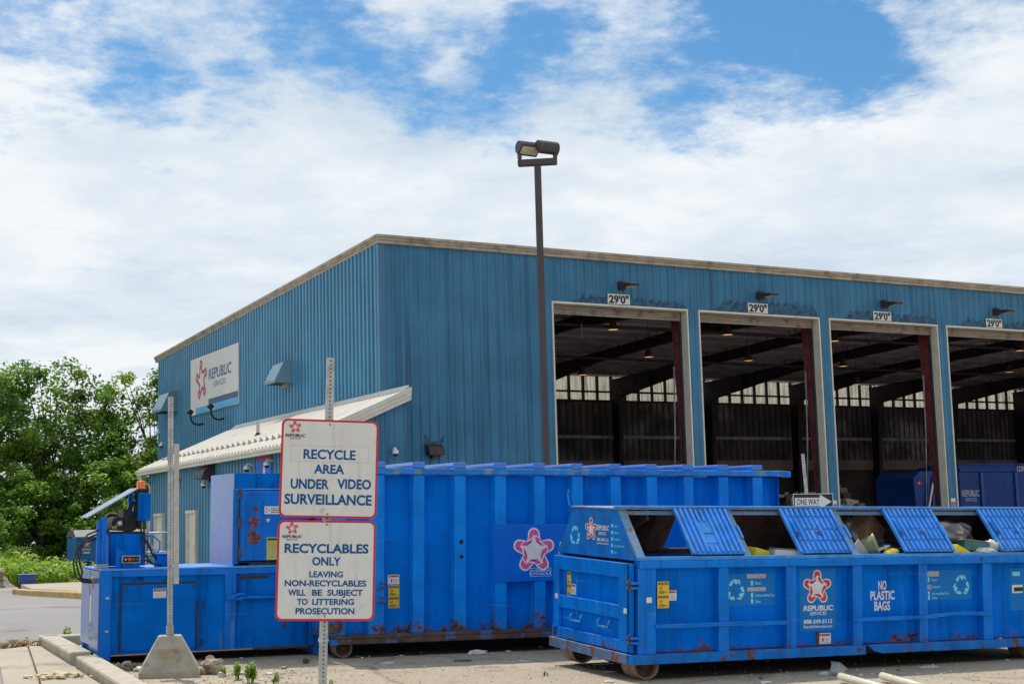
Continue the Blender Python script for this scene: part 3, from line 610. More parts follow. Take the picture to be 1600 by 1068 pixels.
# high-bay lamps hung from the roof
def highbay(x, y, z, label):
    t = thing('high_bay_lamp', label, 'lamp', BM @ Matrix.Translation((x, y, z)), 'high bay lamps under the depot roof')
    mb = MB(); mb.lathe([(.07, .34), (.11, .32), (.13, .20), (.20, .02), (.21, 0)], (0, 0, 0), 'hood_brown', 18); mb.build('lamp_shade', t)
    mb = MB(); mb.lathe([(.0, .012), (.195, .012)], (0, 0, 0), 'lamp_glow', 18); mb.build('diffuser', t)
    mb = MB(); mb.cyl((0, 0, .34), (0, 0, ztop(y)-.1-z), .012, 'steel_dark', 6); mb.build('hanger', t)
for x, y, z, l in ((10.45, 3, 8.53, 'high bay lamp nearest the top of the first truck door'), (15.7, 8.4, 8.35, 'middle high bay lamp seen through the first truck door'), (13.0, 9.2, 7.62, 'high bay lamp before the leftmost translucent panels'),
                   (15.58, 3, 8.56, 'high bay lamp near the top left of the second door'), (21.0, 8.6, 8.4, 'high bay lamp halfway down in the second door'), (20.82, 3, 8.53, 'high bay lamp in the top left corner of the third door'),
                   (26.4, 8.7, 8.34, 'middle high bay lamp seen in the third door'), (27.6, 9.2, 7.6, 'high bay lamp before the translucent panels of the third door'), (31.22, 3, 8.53, 'high bay lamp at the right edge of the fourth door'), (37.0, 8.8, 8.4, 'dim high bay lamp deep inside the fourth door')):
    highbay(x, y, z, l)
# ---------------------------------------------------------------- lean-to on the side wall
EX, RS = -3.74, .43
def zr(x): return 5.65+RS*x
lt = thing('lean_to', 'low blue annex with white sloping metal roof on the depot side', 'building', BM)
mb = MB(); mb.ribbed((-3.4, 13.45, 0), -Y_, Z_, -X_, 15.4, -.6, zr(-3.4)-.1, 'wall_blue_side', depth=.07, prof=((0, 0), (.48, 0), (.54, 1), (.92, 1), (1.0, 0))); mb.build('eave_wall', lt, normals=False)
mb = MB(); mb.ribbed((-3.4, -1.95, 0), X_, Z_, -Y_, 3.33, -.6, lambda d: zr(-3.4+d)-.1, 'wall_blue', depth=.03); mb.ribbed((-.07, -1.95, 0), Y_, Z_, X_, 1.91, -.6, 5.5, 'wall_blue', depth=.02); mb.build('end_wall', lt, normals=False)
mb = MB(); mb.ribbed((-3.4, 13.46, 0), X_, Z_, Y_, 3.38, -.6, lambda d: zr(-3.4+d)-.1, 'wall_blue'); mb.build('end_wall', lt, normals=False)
sl_ = Vector((1, 0, RS)).normalized(); nn = Vector((-RS, 0, 1)).normalized(); rl = 3.74*math.sqrt(1+RS*RS)
mb = MB(); mb.ribbed((EX, -2.0, zr(EX)+.03), Y_, sl_, nn, 15.5, 0, rl-.02, 'white_roof', pitch=.305, depth=.04, prof=((0, 0), (.55, 0), (.66, 1), (.86, 1), (1, 0)))
mb.hexa([(EX, -2.0, zr(EX)-.05), (-.07, -2.0, zr(-.07)-.05), (-.07, 13.5, zr(-.07)-.05), (EX, 13.5, zr(EX)-.05), (EX, -2.0, zr(EX)+.02), (-.07, -2.0, zr(-.07)+.02), (-.07, 13.5, zr(-.07)+.02), (EX, 13.5, zr(EX)+.02)], 'white_roof'); mb.build('roof', lt, normals=False)
mb = MB(); mb.hexa([(-.25, -2.1, zr(-.25)+.075), (-.06, -2.1, zr(-.06)+.09), (-.06, 13.5, zr(-.06)+.09), (-.25, 13.5, zr(-.25)+.075), (-.25, -2.1, zr(-.25)+.09), (-.06, -2.1, zr(-.06)+.16), (-.06, 13.5, zr(-.06)+.16), (-.25, 13.5, zr(-.25)+.09)], 'cream'); mb.build('ridge_flashing', lt)
mb = MB(); mb.box(EX-.13, EX-.01, -2.1, 13.55, zr(EX)-.19, zr(EX)-.10, 'cream'); mb.box(EX-.16, EX-.005, -2.1, 13.55, zr(EX)-.099, zr(EX)+.0, 'cream'); mb.build('gutter', lt, bev=.015)
for y0 in (-2.12, 13.5):
    mb = MB()
    for a, b, w in ((-.30, -.19, .05), (-.189, -.07, .09), (-.069, .075, .12)):
        mb.hexa([(EX-.05, y0-w*.5, zr(EX-.05)+a), (.0, y0-w*.5, zr(0)+a), (.0, y0+.10, zr(0)+a), (EX-.05, y0+.10, zr(EX-.05)+a), (EX-.05, y0-w*.5, zr(EX-.05)+b), (.0, y0-w*.5, zr(0)+b), (.0, y0+.10, zr(0)+b), (EX-.05, y0+.10, zr(EX-.05)+b)], 'cream')
    mb.build('rake_trim', lt, bev=.008)
g0 = None
for i in range(28):
    y = -1.7+.535*i; x = -3.08; z = zr(x)+.075
    if g0 is None:
        mb = MB(); mb.prism([(-.04, 0), (.07, 0), (.015, .12)], (0, -.035, 0), sl_, nn, (0, .07, 0), 'tan_trim'); mb.box(-.07, .08, -.05, .05, -.005, .012, 'tan_trim'); g0 = mb.build('snow_guard', lt); g = g0
    else: g = g0.copy(); S.collection.objects.link(g)
    g.location = (x, y, z)
mb = MB(); mb.tube([(EX-.05, 13.2, 3.85), (EX-.03, 13.15, 3.66), (-3.47, 13.1, 3.50), (-3.47, 13.1, .2)], .055, 'cream', 10); mb.build('downspout', lt)
mb = MB(); mb.cyl((-2.08, 5.2, 4.76), (-2.08, 5.2, 5.25), .055, 'galv', 12); mb.lathe([(.12, 0), (.06, .10)], (-2.08, 5.2, 4.79), 'steel_dark', 12); mb.build('vent_pipe', lt)
for y0, y1, zt in ((11.24, 12.24, 2.34), (7.25, 8.28, 2.36)):
    d = MB(); d.box(-3.488, -3.474, y0+.091, y1-.091, .3, zt-.001, 'cream'); d = d.build('door', lt)
    mb = MB(); mb.box(-3.56, -3.37, y0, y0+.09, .2, zt, 'cream'); mb.box(-3.56, -3.37, y1-.09, y1, .2, zt, 'cream'); mb.box(-3.58, -3.37, y0-.02, y1+.02, zt+.001, zt+.10, 'cream'); mb.build('frame', d, bev=.006)
    mb = MB(); mb.lathe([(0, 0), (.035, .01), (.04, .05), (.0, .07)], (-3.489, y0+.2, 1.25), 'chrome', 12, axis=(-1, 0, 0)); mb.build('handle', d)
# rail by the doors
t = thing('guard_rail', 'grey tubular guard rail between the two cream annex doors', 'railing', BM @ Matrix.Translation((-4.3, 9.6, 0)))
mb = MB()
for z in (1.75, 1.1): mb.tube([(.6, -.6, z), (-.4, -.6, z), (-.4, .6, z)], .03, 'galv', 8)
mb.build('rail', t)
for p in ((.6, -.6), (-.4, -.6), (-.4, .6)): MB().cyl((p[0], p[1], 0), (p[0], p[1], 1.78), .03, 'galv', 8).build('post', t)
# things fixed to the lean-to wall
def wall_thing(name, label, cat, x, y, z, group=None, rz=0): return thing(name, label, cat, BM @ Matrix.Translation((x, y, z)) @ Matrix.Rotation(rz, 4, 'Z'), group)
t = wall_thing('fire_sign', 'narrow red vertical sign with white letters beside the annex door', 'sign', -3.50, 9.52, 2.14)
mb = MB(); mb.box(-.01, .01, -.16, .16, 0, .62, 'sign_white'); mb.box(-.014, -.0105, -.145, .145, .015, .605, 'sign_red'); mb.build('panel', t)
mb = MB()
for i, ch in enumerate('FDC'): mb.text(ch, (-.0155, .0, .42-.185*i), -Y_, Z_, -.07, .07, 0, .15, 'ink_white', .01)
mb.build('lettering', t)
t = wall_thing('fire_notice', 'blue and red notice with a flame picture under the annex eave', 'sign', -3.47, .05, 3.25)
mb = MB(); mb.box(-.012, .012, 0, 1.25, 0, .48, 'decal_deep'); mb.box(-.012, .012, 0, 1.25, .481, .70, 'navy'); mb.build('panel', t)
mb = MB(); mb.text('SINGLE STREAM', (-.0135, 1.25, .52), -Y_, Z_, .06, 1.15, 0, .12, 'sign_red', .012); mb.poly([(-.0138, .62-.12*cos(a)*(1 if sin(a) < 0 else .8), .19+.14*sin(a)+(.12 if a == pi/2 else 0)) for a in [i*pi/6 for i in range(12)]], 'paper'); mb.build('lettering', t, normals=False)
def hood_quarter(name, label, x, y, z, w, h, d, m, rz, flat=False, group=None):
    """vent hood on a wall: back on the wall (y=0 locally), mouth downwards, bulging out to -y"""
    t = wall_thing(name, label, 'vent', x, y, z, group, rz); mb = MB()
    prof = [(0, 0), (0, h)]+([(-d*.55, h*.86), (-d, h*.12), (-d, 0)] if flat else [(-d*sin(a), h*cos(a)) for a in (.35, .7, 1.05, 1.35, 1.571)])
    n = len(prof); vs = [(sx*w/2, p[0], p[1]) for sx in (-1, 1) for p in prof]
    mb.add(vs, [tuple(range(n)), tuple(range(n, 2*n))]+[(i, i+1, n+i+1, n+i) for i in range(1, n-1)], m); mb.build('hood', t)
    mb = MB(); mb.box(-w/2+.03, w/2-.03, -d+.04, .0, .03, .05, 'hole_dark'); mb.build('louvre', t)
    mb = MB(); mb.box(-w*.2, w*.2, -.16, -.01, -.10, .028, 'tan_trim' if flat else m); mb.build('damper', t)
SIDE = -pi/2
hood_quarter('vent_hood', 'blue grey vent hood near the far end of the side wall', -.05, 62.0-39.93, 6.95, 1.5, .95, .72, 'hood_blue', SIDE, True, 'vent hoods on the side wall')
hood_quarter('vent_hood', 'blue grey vent hood between the big logo board and the building corner', -.05, 47.7-39.93, 6.77, 1.05, .84, .70, 'hood_blue', SIDE, True, 'vent hoods on the side wall')
hood_quarter('wall_hood', 'dark brown round vent hood under the annex eave', -3.45, 5.75, 3.42, .8, .48, .45, 'hood_brown', SIDE)
hood_quarter('wall_hood', 'dark brown half round lamp hood low on the front wall', 1.70, -.04, 3.86, .52, .34, .30, 'hood_brown', 0)
mb = MB(T=BM)
mb.poly([(1.42, -.037, 4.18), (1.96, -.037, 4.18), (2.06, -.037, 4.30), (2.08, -.037, 4.50), (1.92, -.037, 4.33), (1.76, -.037, 4.27), (1.58, -.037, 4.34), (1.40, -.037, 4.52), (1.38, -.037, 4.3)], 'soot'); o = mb.build('soot_mark', normals=False); o.parent = bld; o.matrix_parent_inverse = BM.inverted()
def dome_cam(label, x, y, z, rz, arm=.25):
    t = wall_thing('security_camera', label, 'camera', x, y, z, 'white security cameras', rz); t.scale = (.75, .75, .75)
    MB().tube([(0, 0, .16), (0, -arm*.6, .20), (0, -arm, .17), (0, -arm, .10)], .05, 'dome_white', 10).build('bracket', t)
    MB().lathe([(.02, .14), (.09, .13), (.12, .08), (.125, .0), (.10, -.02)], (0, -arm, 0), 'dome_white', 16).build('housing', t)
    MB().lathe([(.098, -.018), (.085, -.07), (.05, -.105), (0, -.118)], (0, -arm, 0), 'hole_dark', 16).build('lens', t)
dome_cam('white dome camera left of the flame notice under the eave', -3.45, 1.75, 3.55, SIDE)
dome_cam('white dome camera right of the flame notice under the eave', -3.45, .0, 3.58, SIDE)
dome_cam('white dome camera beside the top of the hopper', -3.45, 6.15, 3.22, SIDE, .2)
dome_cam('white dome camera high at the far edge of the side wall', -.05, 24.1, 6.1, SIDE)
dome_cam('small white camera below the dome at the far edge of the side wall', -.05, 23.6, 5.6, SIDE, .12)
dome_cam('white camera on the annex end wall above the long container', -.52, -1.98, 3.80, 0, .18)
t = wall_thing('wall_light', 'bare cream bulb light on the annex wall', 'lamp', -3.46, 9.3, 3.25); MB().box(-.1, 0, -.06, .06, .22, .34, 'hood_brown').build('base', t); MB().lathe([(.05, .22), (.075, .12), (.06, .0), (0, -.03)], (-.08, 0, 0), 'dome_white', 12).build('bulb', t)
t = wall_thing('alarm_horn', 'small dark alarm box on the annex wall', 'alarm', -3.46, 9.95, 3.42); MB().box(-.14, 0, -.13, .13, 0, .36, 'hood_brown').build('box', t, bev=.02); MB().tube([(-.05, -.13, .2), (-.05, -.5, .25), (-.05, -.62, .05)], .012, 'steel_dark', 6).build('cable', t)
# ---------------------------------------------------------------- the big logo board
t = wall_thing('logo_board', 'large white board with red star logo and dark lettering on side wall', 'sign', -.10, 0, 0); By0, By1 = 59.06-39.93, 52.9-39.93
mb = MB(); w = By0-By1
for a, b in ((0, .130), (.130, .385), (.385, 1.0)): mb.box(-.05, .0, By0-b*w+.006, By0-a*w-.006, 6.565, 8.90, 'board_white')
mb.build('panel', t)
mb = MB(); mb.box(-.056, -.0505, By1+.01, By0-.12*w, 6.575, 6.83, 'cyan'); mb.box(-.056, -.0505, By1+.01, By0-.40*w, 6.8305, 7.06, 'navy'); mb.build('stripe', t)
mb = MB(); r_star(mb, (-.0535, By0, 6.565), -Y_, Z_, .245*w, 1.36, .83, (0, 0, 0), 'mark_red', .92, .03); mb.build('emblem', t, normals=False)
mb = MB(); mb.text('REPUBLIC', (-.0535, By0, 6.565), -Y_, Z_, .40*w, .865*w, 1.28, 1.70, 'navy', .022, shear=.12); mb.text('SERVICES', (-.0535, By0, 6.565), -Y_, Z_, .50*w, .755*w, .93, 1.15, 'navy', .0); mb.build('lettering', t, normals=False)
def sign_lamp(label, y):
    t = wall_thing('sign_floodlight', label, 'lamp', -.05, y, 6.05, 'floodlights under the logo board', SIDE)
    MB().tube([(0, 0, .1), (0, -.25, .04), (0, -.45, .10), (0, -.54, .25), (0, -.56, .45), (0, -.56, .52)], .04, 'black_metal', 8).build('arm', t)
    mb = MB(T=Matrix.Translation((0, -.57, .56)) @ Matrix.Rotation(RAD(-35), 4, 'X') @ Matrix.Diagonal((.75, .75, .75, 1))); mb.box(-.2, .2, -.14, .12, -.12, .10, 'black_metal'); mb.build('lamp_head', t, bev=.03)
    MB(T=Matrix.Translation((0, -.57, .56)) @ Matrix.Rotation(RAD(-35), 4, 'X') @ Matrix.Diagonal((.75, .75, .75, 1))).box(-.16, .16, .1205, .124, -.09, .08, 'lens_glass').build('lens', t)
sign_lamp('black gooseneck floodlight under the left end of the logo board', 17.6); sign_lamp('black gooseneck floodlight under the middle of the logo board', 14.9)
# ---------------------------------------------------------------- lamps and clearance signs over the truck doors
nth = ('first', 'second', 'third', 'fourth')
for k in range(4):
    x = DX0+DP*k+DW*.5-.10
    t = wall_thing('clearance_sign', "white 29'0'' clearance sign over the %s truck door from the corner" % nth[k], 'sign', x, -.06, 9.08, 'clearance signs over the truck doors')
    MB().box(-.46, .42, -.012, .012, -.17, .17, 'sign_white').build('panel', t); mb = MB(); mb.text("29'0''", (0, -.0135, 0), X_, Z_, -.42, .38, -.13, .13, 'ink_black', .045); mb.build('lettering', t, normals=False)
    t = wall_thing('wall_lamp', 'dark wall lamp above the clearance sign of the %s truck door' % nth[k], 'lamp', x+.05, -.05, 9.50, 'wall lamps over the truck doors')
    MB().box(-.10, .12, -.22, .0, -.12, .18, 'hood_brown').build('base', t, bev=.03)
    mb = MB(); mb.prism([(0, .1), (-.62, .02), (-.64, -.05), (-.2, -.09), (0, -.05)], (-.12, -.2, 0), Y_, Z_, (.36, 0, 0), 'hood_brown'); mb.build('lamp_head', t, bev=.02)
    mb = MB(); mb.poly([(-.09, -.42, -.0935), (.21, -.42, -.0935), (.21, -.80, -.064), (-.09, -.80, -.064)], 'lens_glass'); mb.build('lens', t)
# ---------------------------------------------------------------- truck and refuse inside
def in_bld(x, y, z=0.0): return BM @ Matrix.Translation((x, y, z))
t = thing('refuse_truck', 'dark blue refuse truck numbered 1230 parked inside the depot', 'truck', in_bld(0, 0))
mb = MB(); mb.box(28.9, 35.4, 4.7, 7.2, 1.0, 3.72, 'truck_blue'); mb.box(28.9, 35.4, 4.62, 4.70, 3.45, 3.62, 'truck_blue'); mb.box(28.9, 35.4, 4.64, 4.70, 1.0, 1.2, 'truck_blue'); mb.box(29.2, 35.0, 5.0, 6.9, 3.72, 3.84, 'truck_blue')
for x in (30.1, 32.2, 34.2): mb.box(x, x+.16, 4.6, 4.7, 1.2, 3.45, 'truck_rib')
mb.build('body', t, bev=.03)
mb = MB(); mb.prism([(26.5, 1.0), (28.85, .9), (28.85, 3.55), (26.75, 3.5), (26.35, 3.2)], (0, 4.8, 0), X_, Z_, (0, 2.3, 0), 'truck_blue')
for i in range(6): mb.bar((26.9+.33*i, 4.74, 1.15), (27.15+.3*i, 4.74, 3.3), .08, .1, 'truck_rib', (0, 1, 0))
mb.build('tailgate', t, bev=.02); MB().cyl((26.75, 4.6, 1.4), (27.3, 4.65, 3.0), .06, 'chrome', 10).build('lift_cylinder', t)
mb = MB(); mb.box(35.6, 37.6, 4.8, 7.1, .9, 3.3, 'truck_blue'); mb.box(35.9, 37.2, 4.78, 4.80, 2.1, 3.0, 'hole_dark'); mb.build('cab', t, bev=.06)
for x in (29.9, 31.3, 36.6):
    for y in (4.75, 6.85): w = MB().cyl((x, y, .52), (x, y+.32, .52), .52, 'rubber', 24).build('wheel', t); MB().cyl((x, y-.02, .52), (x, y+.1, .52), .28, 'galv', 18).build('rim', w)
mb = MB(); mb.text('REPUBLIC', (28.95, 4.695, 2.42), X_, Z_, .05, 1.08, 0, .26, 'sign_dim', .02); mb.text('SERVICES', (28.95, 4.695, 2.20), X_, Z_, .26, .90, 0, .15, 'sign_dim', .0); mb.box(29.1, 29.95, 4.688, 4.695, 1.96, 1.985, 'sign_dim')
mb.text('1230', (32.35, 4.595, 3.47), X_, Z_, .0, .50, 0, .22, 'sign_dim', .03, off=(0, .02, 0)); mb.build('lettering', t, normals=False)
MB().cyl((26.62, 4.79, 3.0), (26.62, 4.74, 3.0), .05, 'tail_red', 10).build('tail_light', t)
rnd = random.Random(11); mb = MB()
for i in range(420):
    a = rnd.random()*2*pi; r = math.sqrt(rnd.random()); x, y = 24.8+cos(a)*r*3.4, 9.5+sin(a)*r*4.0; h = (1-r*r)*2.9*(1+.35*noise.noise(Vector((x*.7, y*.7, 2))))
    s_ = .12+.3*rnd.random(); M_ = Matrix.Translation((x, y, h-.1)) @ Matrix.Rotation(rnd.random()*6.3, 4, 'Z') @ Matrix.Rotation(rnd.random()*2, 4, 'X'); mb.T = M_
    mb.box(-s_, s_, -s_*.7, s_*.7, -s_*.15, s_*.2, rnd.choice(('cardboard', 'waste_mix', 'waste_mix', 'paper', 'cardboard', 'white_bag', 'steel_dark', 'teal')))
mb.T = Matrix.Identity(4); mb.blob((24.8, 9.5, 0), (3.3, 3.9, 2.5), 'waste_mix', .16, 2.2, 4, 3)
o = mb.build('refuse_heap', normals=False); o.matrix_world = BM; kind(o, 'stuff')
# ---------------------------------------------------------------- pole light in the yard
PX, PY = .665, 31.0
t = thing('pole_light', 'tall square bronze pole with two floodlights on a crossbar', 'street lamp', Matrix.Translation((PX, PY, gz(PX, PY))))
g = gz(PX, PY); TP = 9.47-g
MB().box(-.075, .075, -.075, .075, 0, TP, 'bronze_pole').build('pole', t, bev=.012)
MB().cyl((0, 0, -.1), (0, 0, .6), .25, 'concrete', 20).build('footing', t)
MB().box(-.435, .435, -.08, .08, TP+.001, TP+.15, 'bronze_pole').build('crossbar', t, bev=.03).rotation_euler = (0, RAD(0), RAD(-6))
def head(x, rz, kx, name='floodlight'):
    T = Matrix.Translation((x, 0, TP+.40)) @ Matrix.Rotation(rz, 4, 'Z'); R0 = .150; hl = .245
    mb = MB(T=T); prof = [(R0*cos(a), R0*sin(a)) for a in [RAD(-70+i*20) for i in range(13)]]       # half-round housing, flat glazed face below
    mb.prism(prof, (-hl, 0, 0), Y_, Z_, (2*hl, 0, 0), 'bronze_pole'); h = mb.build(name, t, bev=.006)
    p0, p1 = Vector((0, prof[0][0], prof[0][1])), Vector((0, prof[-1][0], prof[-1][1])); d = (p1-p0); nv = Vector((0, d.z, -d.y)).normalized()
    if nv.z > 0: nv = -nv
    def pl(x0, x1, k0, k1, o, m, nm):
        mb = MB(T=T); mb.hexa([Vector((sx, 0, 0))+p0+d*k+nv*q for q in (o, o+.012) for sx, k in ((x0, k0), (x1, k0), (x1, k1), (x0, k1))], m); mb.build(nm, h)
    pl(-hl, hl, -.08, 1.08, .001, 'bronze_pole', 'door_frame'); pl(-hl+.04, hl-.04, .10, .90, .0135, 'lens_glass', 'lens')
    mb = MB(T=T); mb.box(kx-.035, kx+.035, .0, .07, -.26, -.05, 'bronze_pole'); mb.build('knuckle', h); return h
head(-.20, RAD(30), -.20); head(.22, RAD(210), -.18)
# ---------------------------------------------------------------- one way sign
OX, OY = 6.62, 32.6; g = gz(OX, OY)
t = thing('one_way_post', 'galvanised perforated post holding the one way sign', 'sign post', Matrix.Translation((OX, OY, g)) @ Matrix.Rotation(RAD(-2.6), 4, 'Y'))
mb = MB(); mb.box(-.035, .035, -.02, .02, -.2, 3.08-g, 'galv')
for i in range(40): mb.box(-.006, .006, -.0215, -.0205, 3.0-g-i*.07, 3.015-g-i*.07, 'hole_dark')
mb.build('post', t)
t = thing('one_way_sign', 'black ONE WAY sign with white arrow behind the open recycling bin', 'sign', Matrix.Translation((OX+.02, OY-.04, 1.82)) @ Matrix.Rotation(RAD(1.0), 4, 'Y'))
MB().box(-.44, .46, -.004, .004, 0, .36, 'ink_white').build('border', t, bev=.003); MB().box(-.425, .445, -.0075, -.0045, .012, .348, 'ink_black').build('panel', t)
mb = MB(); mb.poly([(-.40, -.009, .09), (.16, -.009, .09), (.16, -.009, .02), (.42, -.009, .18), (.16, -.009, .34), (.16, -.009, .27), (-.40, -.009, .27)], 'ink_white'); mb.build('arrow', t)
mb = MB(); mb.text('ONE WAY', (0, -.0105, 0), X_, Z_, -.36, .15, .115, .245, 'ink_black', .015); mb.build('lettering', t, normals=False)
# ---------------------------------------------------------------- near sign post with its two signs
FU = frame(-1.47, 8.976, 1.703, .26, -.041, -.008); FL = frame(-1.5, 8.994, 1.072, .202, -.038, -.029)
top = FU @ Vector((.297, .04, 1.008)); down = Vector((FL @ Vector((.303, .04, 0)))-top).normalized(); bot = top+down*4.2
zax = -down; xax = (FU.to_3x3() @ X_); xax = (xax-zax*xax.dot(zax)).normalized(); yax = zax.cross(xax)
gb = gz(bot.x, bot.y); k_ = (top.z-gb+.3)/(-down.z); bot = top+down*k_
PM = Matrix(((xax.x, yax.x, zax.x, bot.x), (xax.y, yax.y, zax.y, bot.y), (xax.z, yax.z, zax.z, bot.z), (0, 0, 0, 1)))
def perf_post(L, w, pitch=.0254, r=.0052):
    mb = MB(); mb.box(-w/2, w/2, -w/2, w/2, 0, L, 'galv'); n = int(L/pitch)
    for i in range(n):
        z = L-.02-i*pitch
        mb.poly([(r*cos(a), -w/2-.0006, z+r*sin(a)) for a in [j*pi/4 for j in range(8)]], 'hole_dark'); mb.poly([(-w/2-.0006, r*cos(a), z+r*sin(a)) for a in [j*pi/4 for j in range(8)]], 'hole_dark')
    return mb
t = thing('sign_post', 'perforated galvanised square post carrying the two red bordered signs', 'sign post', PM)
perf_post(k_, .047).build('post', t, normals=False)
def rrect(w, h, r, x=0, z=0, n=6):
    out = []
    for cx, cz, a0 in ((w-r, h-r, 0), (r, h-r, 90), (r, r, 180), (w-r, r, 270)): out += [(x+cx+r*cos(RAD(a0+90*i/n)), z+cz+r*sin(RAD(a0+90*i/n))) for i in range(n+1)]
    return out
def yard_sign(F, h, label, lines, logo, bolts, patch=None):
    t = thing('warning_sign', label, 'sign', F, 'red bordered signs on the near post')
    mb = MB(); mb.prism(rrect(.61, h, .04), (0, 0, 0), X_, Z_, (0, .004, 0), 'sign_red'); mb.build('border', t)
    b = .0135; mb = MB(); mb.prism(rrect(.61-2*b, h-2*b, .03, b, b), (0, -.0012, 0), X_, Z_, (0, .001, 0), 'sign_white'); mb.build('panel', t)
    mb = MB()
    if patch: # overlaid strip of newer sheeting
        x0, x1, z0, z1 = patch; mb.box(x0, x1, -.0019, -.0014, z0, z1, 'tape_grey'); mb.box(x0+.0018, x1-.0018, -.0024, -.0020, z0+.0018, z1-.0018, 'sign_white'); mb.build('overlay', t)
    mb = MB()
    for s, x0, x1, z0, z1 in lines: mb.text(s, (0, -.0028, 0), X_, Z_, x0, x1, z0, z1, 'sign_blue', .030)
    mb.build('lettering', t, normals=False)
    cx, cz, R, n0, n1, nz0, nz1, s0, s1, sz0, sz1 = logo
    mb = MB(); r_star(mb, (0, -.0028, 0), X_, Z_, cx, cz, R, (0, 0, 0), 'sign_red', 1, .03); mb.build('emblem', t, normals=False)
    mb = MB(); mb.text('REPUBLIC', (0, -.0028, 0), X_, Z_, n0, n1, nz0, nz1, 'ink_black', .03, shear=.18); mb.text('SERVICES', (0, -.0028, 0), X_, Z_, s0, s1, sz0, sz1, 'ink_black', .0); mb.build('brand_lettering', t, normals=False)
    for x, z in bolts: MB().lathe([(0, .005), (.004, .0045), (.007, .002), (.0075, 0)], (x, -.0018, z), 'galv', 12, axis=(0, -1, 0)).build('bolt', t)
yard_sign(FU, .612, 'upper red bordered white sign reading RECYCLE AREA UNDER VIDEO SURVEILLANCE',
          (('RECYCLE', .14, .468, .366, .424), ('AREA', .209, .398, .276, .331), ('UNDER', .067, .305, .18, .239), ('VIDEO', .357, .570, .184, .243), ('SURVEILLANCE', .031, .577, .084, .146)),
          (.084, .560, .037, .023, .147, .499, .517, .051, .12, .484, .494), ((.302, .582), (.30, .024)), (.061, .549, .347, .447))
yard_sign(FL, .616, 'lower red bordered white sign reading RECYCLABLES ONLY with littering warning',
          (('RECYCLABLES', .046, .566, .416, .471), ('ONLY', .218, .395, .340, .390), ('LEAVING', .202, .41, .267, .303), ('NON-RECYCLABLES', .053, .557, .212, .248), ('WILL', .076, .182, .155, .191), ('BE', .222, .284, .155, .191), ('SUBJECT', .316, .536, .155, .191),
           ('TO', .132, .197, .099, .135), ('LITTERING', .225, .482, .099, .135), ('PROSECUTION', .124, .486, .042, .079)),
          (.089, .565, .037, .028, .151, .506, .523, .054, .124, .491, .500), ((.302, .59), (.303, .029)))
# ---------------------------------------------------------------- left post in its concrete foot
LX, LY = -3.985, 16.72; g = gz(LX, LY)
t = thing('post_in_concrete_foot', 'perforated galvanised post set in a concrete pyramid foot, a second strip bolted on', 'sign post', Matrix.Translation((LX, LY, g)) @ Matrix.Rotation(RAD(13), 4, 'Z'))
mb = MB(); a, b, h = .335, .125, .445
mb.add([(-a, -a, -.06), (a, -a, -.06), (a, a, -.06), (-a, a, -.06), (-a, -a, .06), (a, -a, .06), (a, a, .06), (-a, a, .06), (-b, -b, h), (b, -b, h), (b, b, h), (-b, b, h)],
       [(3, 2, 1, 0), (8, 9, 10, 11)]+[(i, (i+1) % 4, 4+(i+1) % 4, 4+i) for i in range(4)]+[(4+i, 4+(i+1) % 4, 8+(i+1) % 4, 8+i) for i in range(4)], 'concrete')
base_o = mb.build('concrete_foot', t, bev=.012)
d = Vector((0, -(a-b), h-.06)).normalized(); nf = Vector((0, -(h-.06), -(a-b))).normalized(); q = Vector((0, -a, .06))
mb = MB(); mb.prism([(-.13, .17), (.13, .17), (.13, .31), (-.13, .31)], q+nf*.001, X_, d, nf*.004, 'concrete'); mb.build('cast_plate', base_o, bev=.002)
o = perf_post(2.78, .062, .0254*1.25, .0065).build('post', t, normals=False); o.location = (0, 0, h-.06)
MB().box(-.042, .042, -.042, .042, h-.02, h+.10, 'galv').build('sleeve', t)
mb = MB(); mb.box(.036, .098, -.020, .022, 1.02, 2.62, 'strip_grey')
for i in range(62): mb.box(.055, .090, -.0212, -.0204, 1.05+i*.025, 1.055+i*.025, 'tape_grey')
mb.build('strip', t)
# ---------------------------------------------------------------- decal helpers (front faces look to -y of the thing's own frame)
def caution(mb, x0, x1, z0, z1, y):
    h = z1-z0; w = x1-x0; mb.box(x0, x1, y, y+.003, z0, z1, 'tag_yellow')
    for q in (0, .5):
        zt = z1-q*h; mb.box(x0+.06*w, x1-.06*w, y-.0008, y-.0002, zt-.13*h, zt-.03*h, 'ink_black'); mb.text('CAUTION', (0, y-.0014, 0), X_, Z_, x0+.14*w, x1-.14*w, zt-.11*h, zt-.05*h, 'tag_yellow', .02)
        mb.add([(x0+.30*w+.14*w*cos(a), y-.001, zt-.25*h+.14*w*sin(a)) for a in [i*pi/5 for i in range(10)]], [tuple(range(10))], 'tag_orange')
        for j in range(4): mb.box(x0+.12*w, x0+(.6+.25*((j*7) % 3)/2)*w, y-.0008, y-.0002, zt-(.37+.03*j)*h, zt-(.355+.03*j)*h, 'ink_black')
def warning(mb, x0, x1, z0, z1, y):
    h = z1-z0; w = x1-x0; mb.box(x0, x1, y, y+.003, z0, z1, 'ink_white'); mb.box(x0+.04*w, x1-.04*w, y-.0008, y-.0002, z1-.27*h, z1-.06*h, 'tag_orange'); mb.text('WARNING', (0, y-.0014, 0), X_, Z_, x0+.25*w, x1-.15*w, z1-.23*h, z1-.10*h, 'ink_black', .02)
    mb.bar((x0+.33*w, y-.001, z0+.2*h), (x0+.33*w, y-.001, z0+.55*h), .09*w, .001, 'ink_black', (0, 1, 0))
    for j in range(5): mb.box(x0+.48*w, x1-.1*w*(1+j % 2), y-.0008, y-.0002, z0+(.12+.1*j)*h, z0+(.155+.1*j)*h, 'tape_grey')
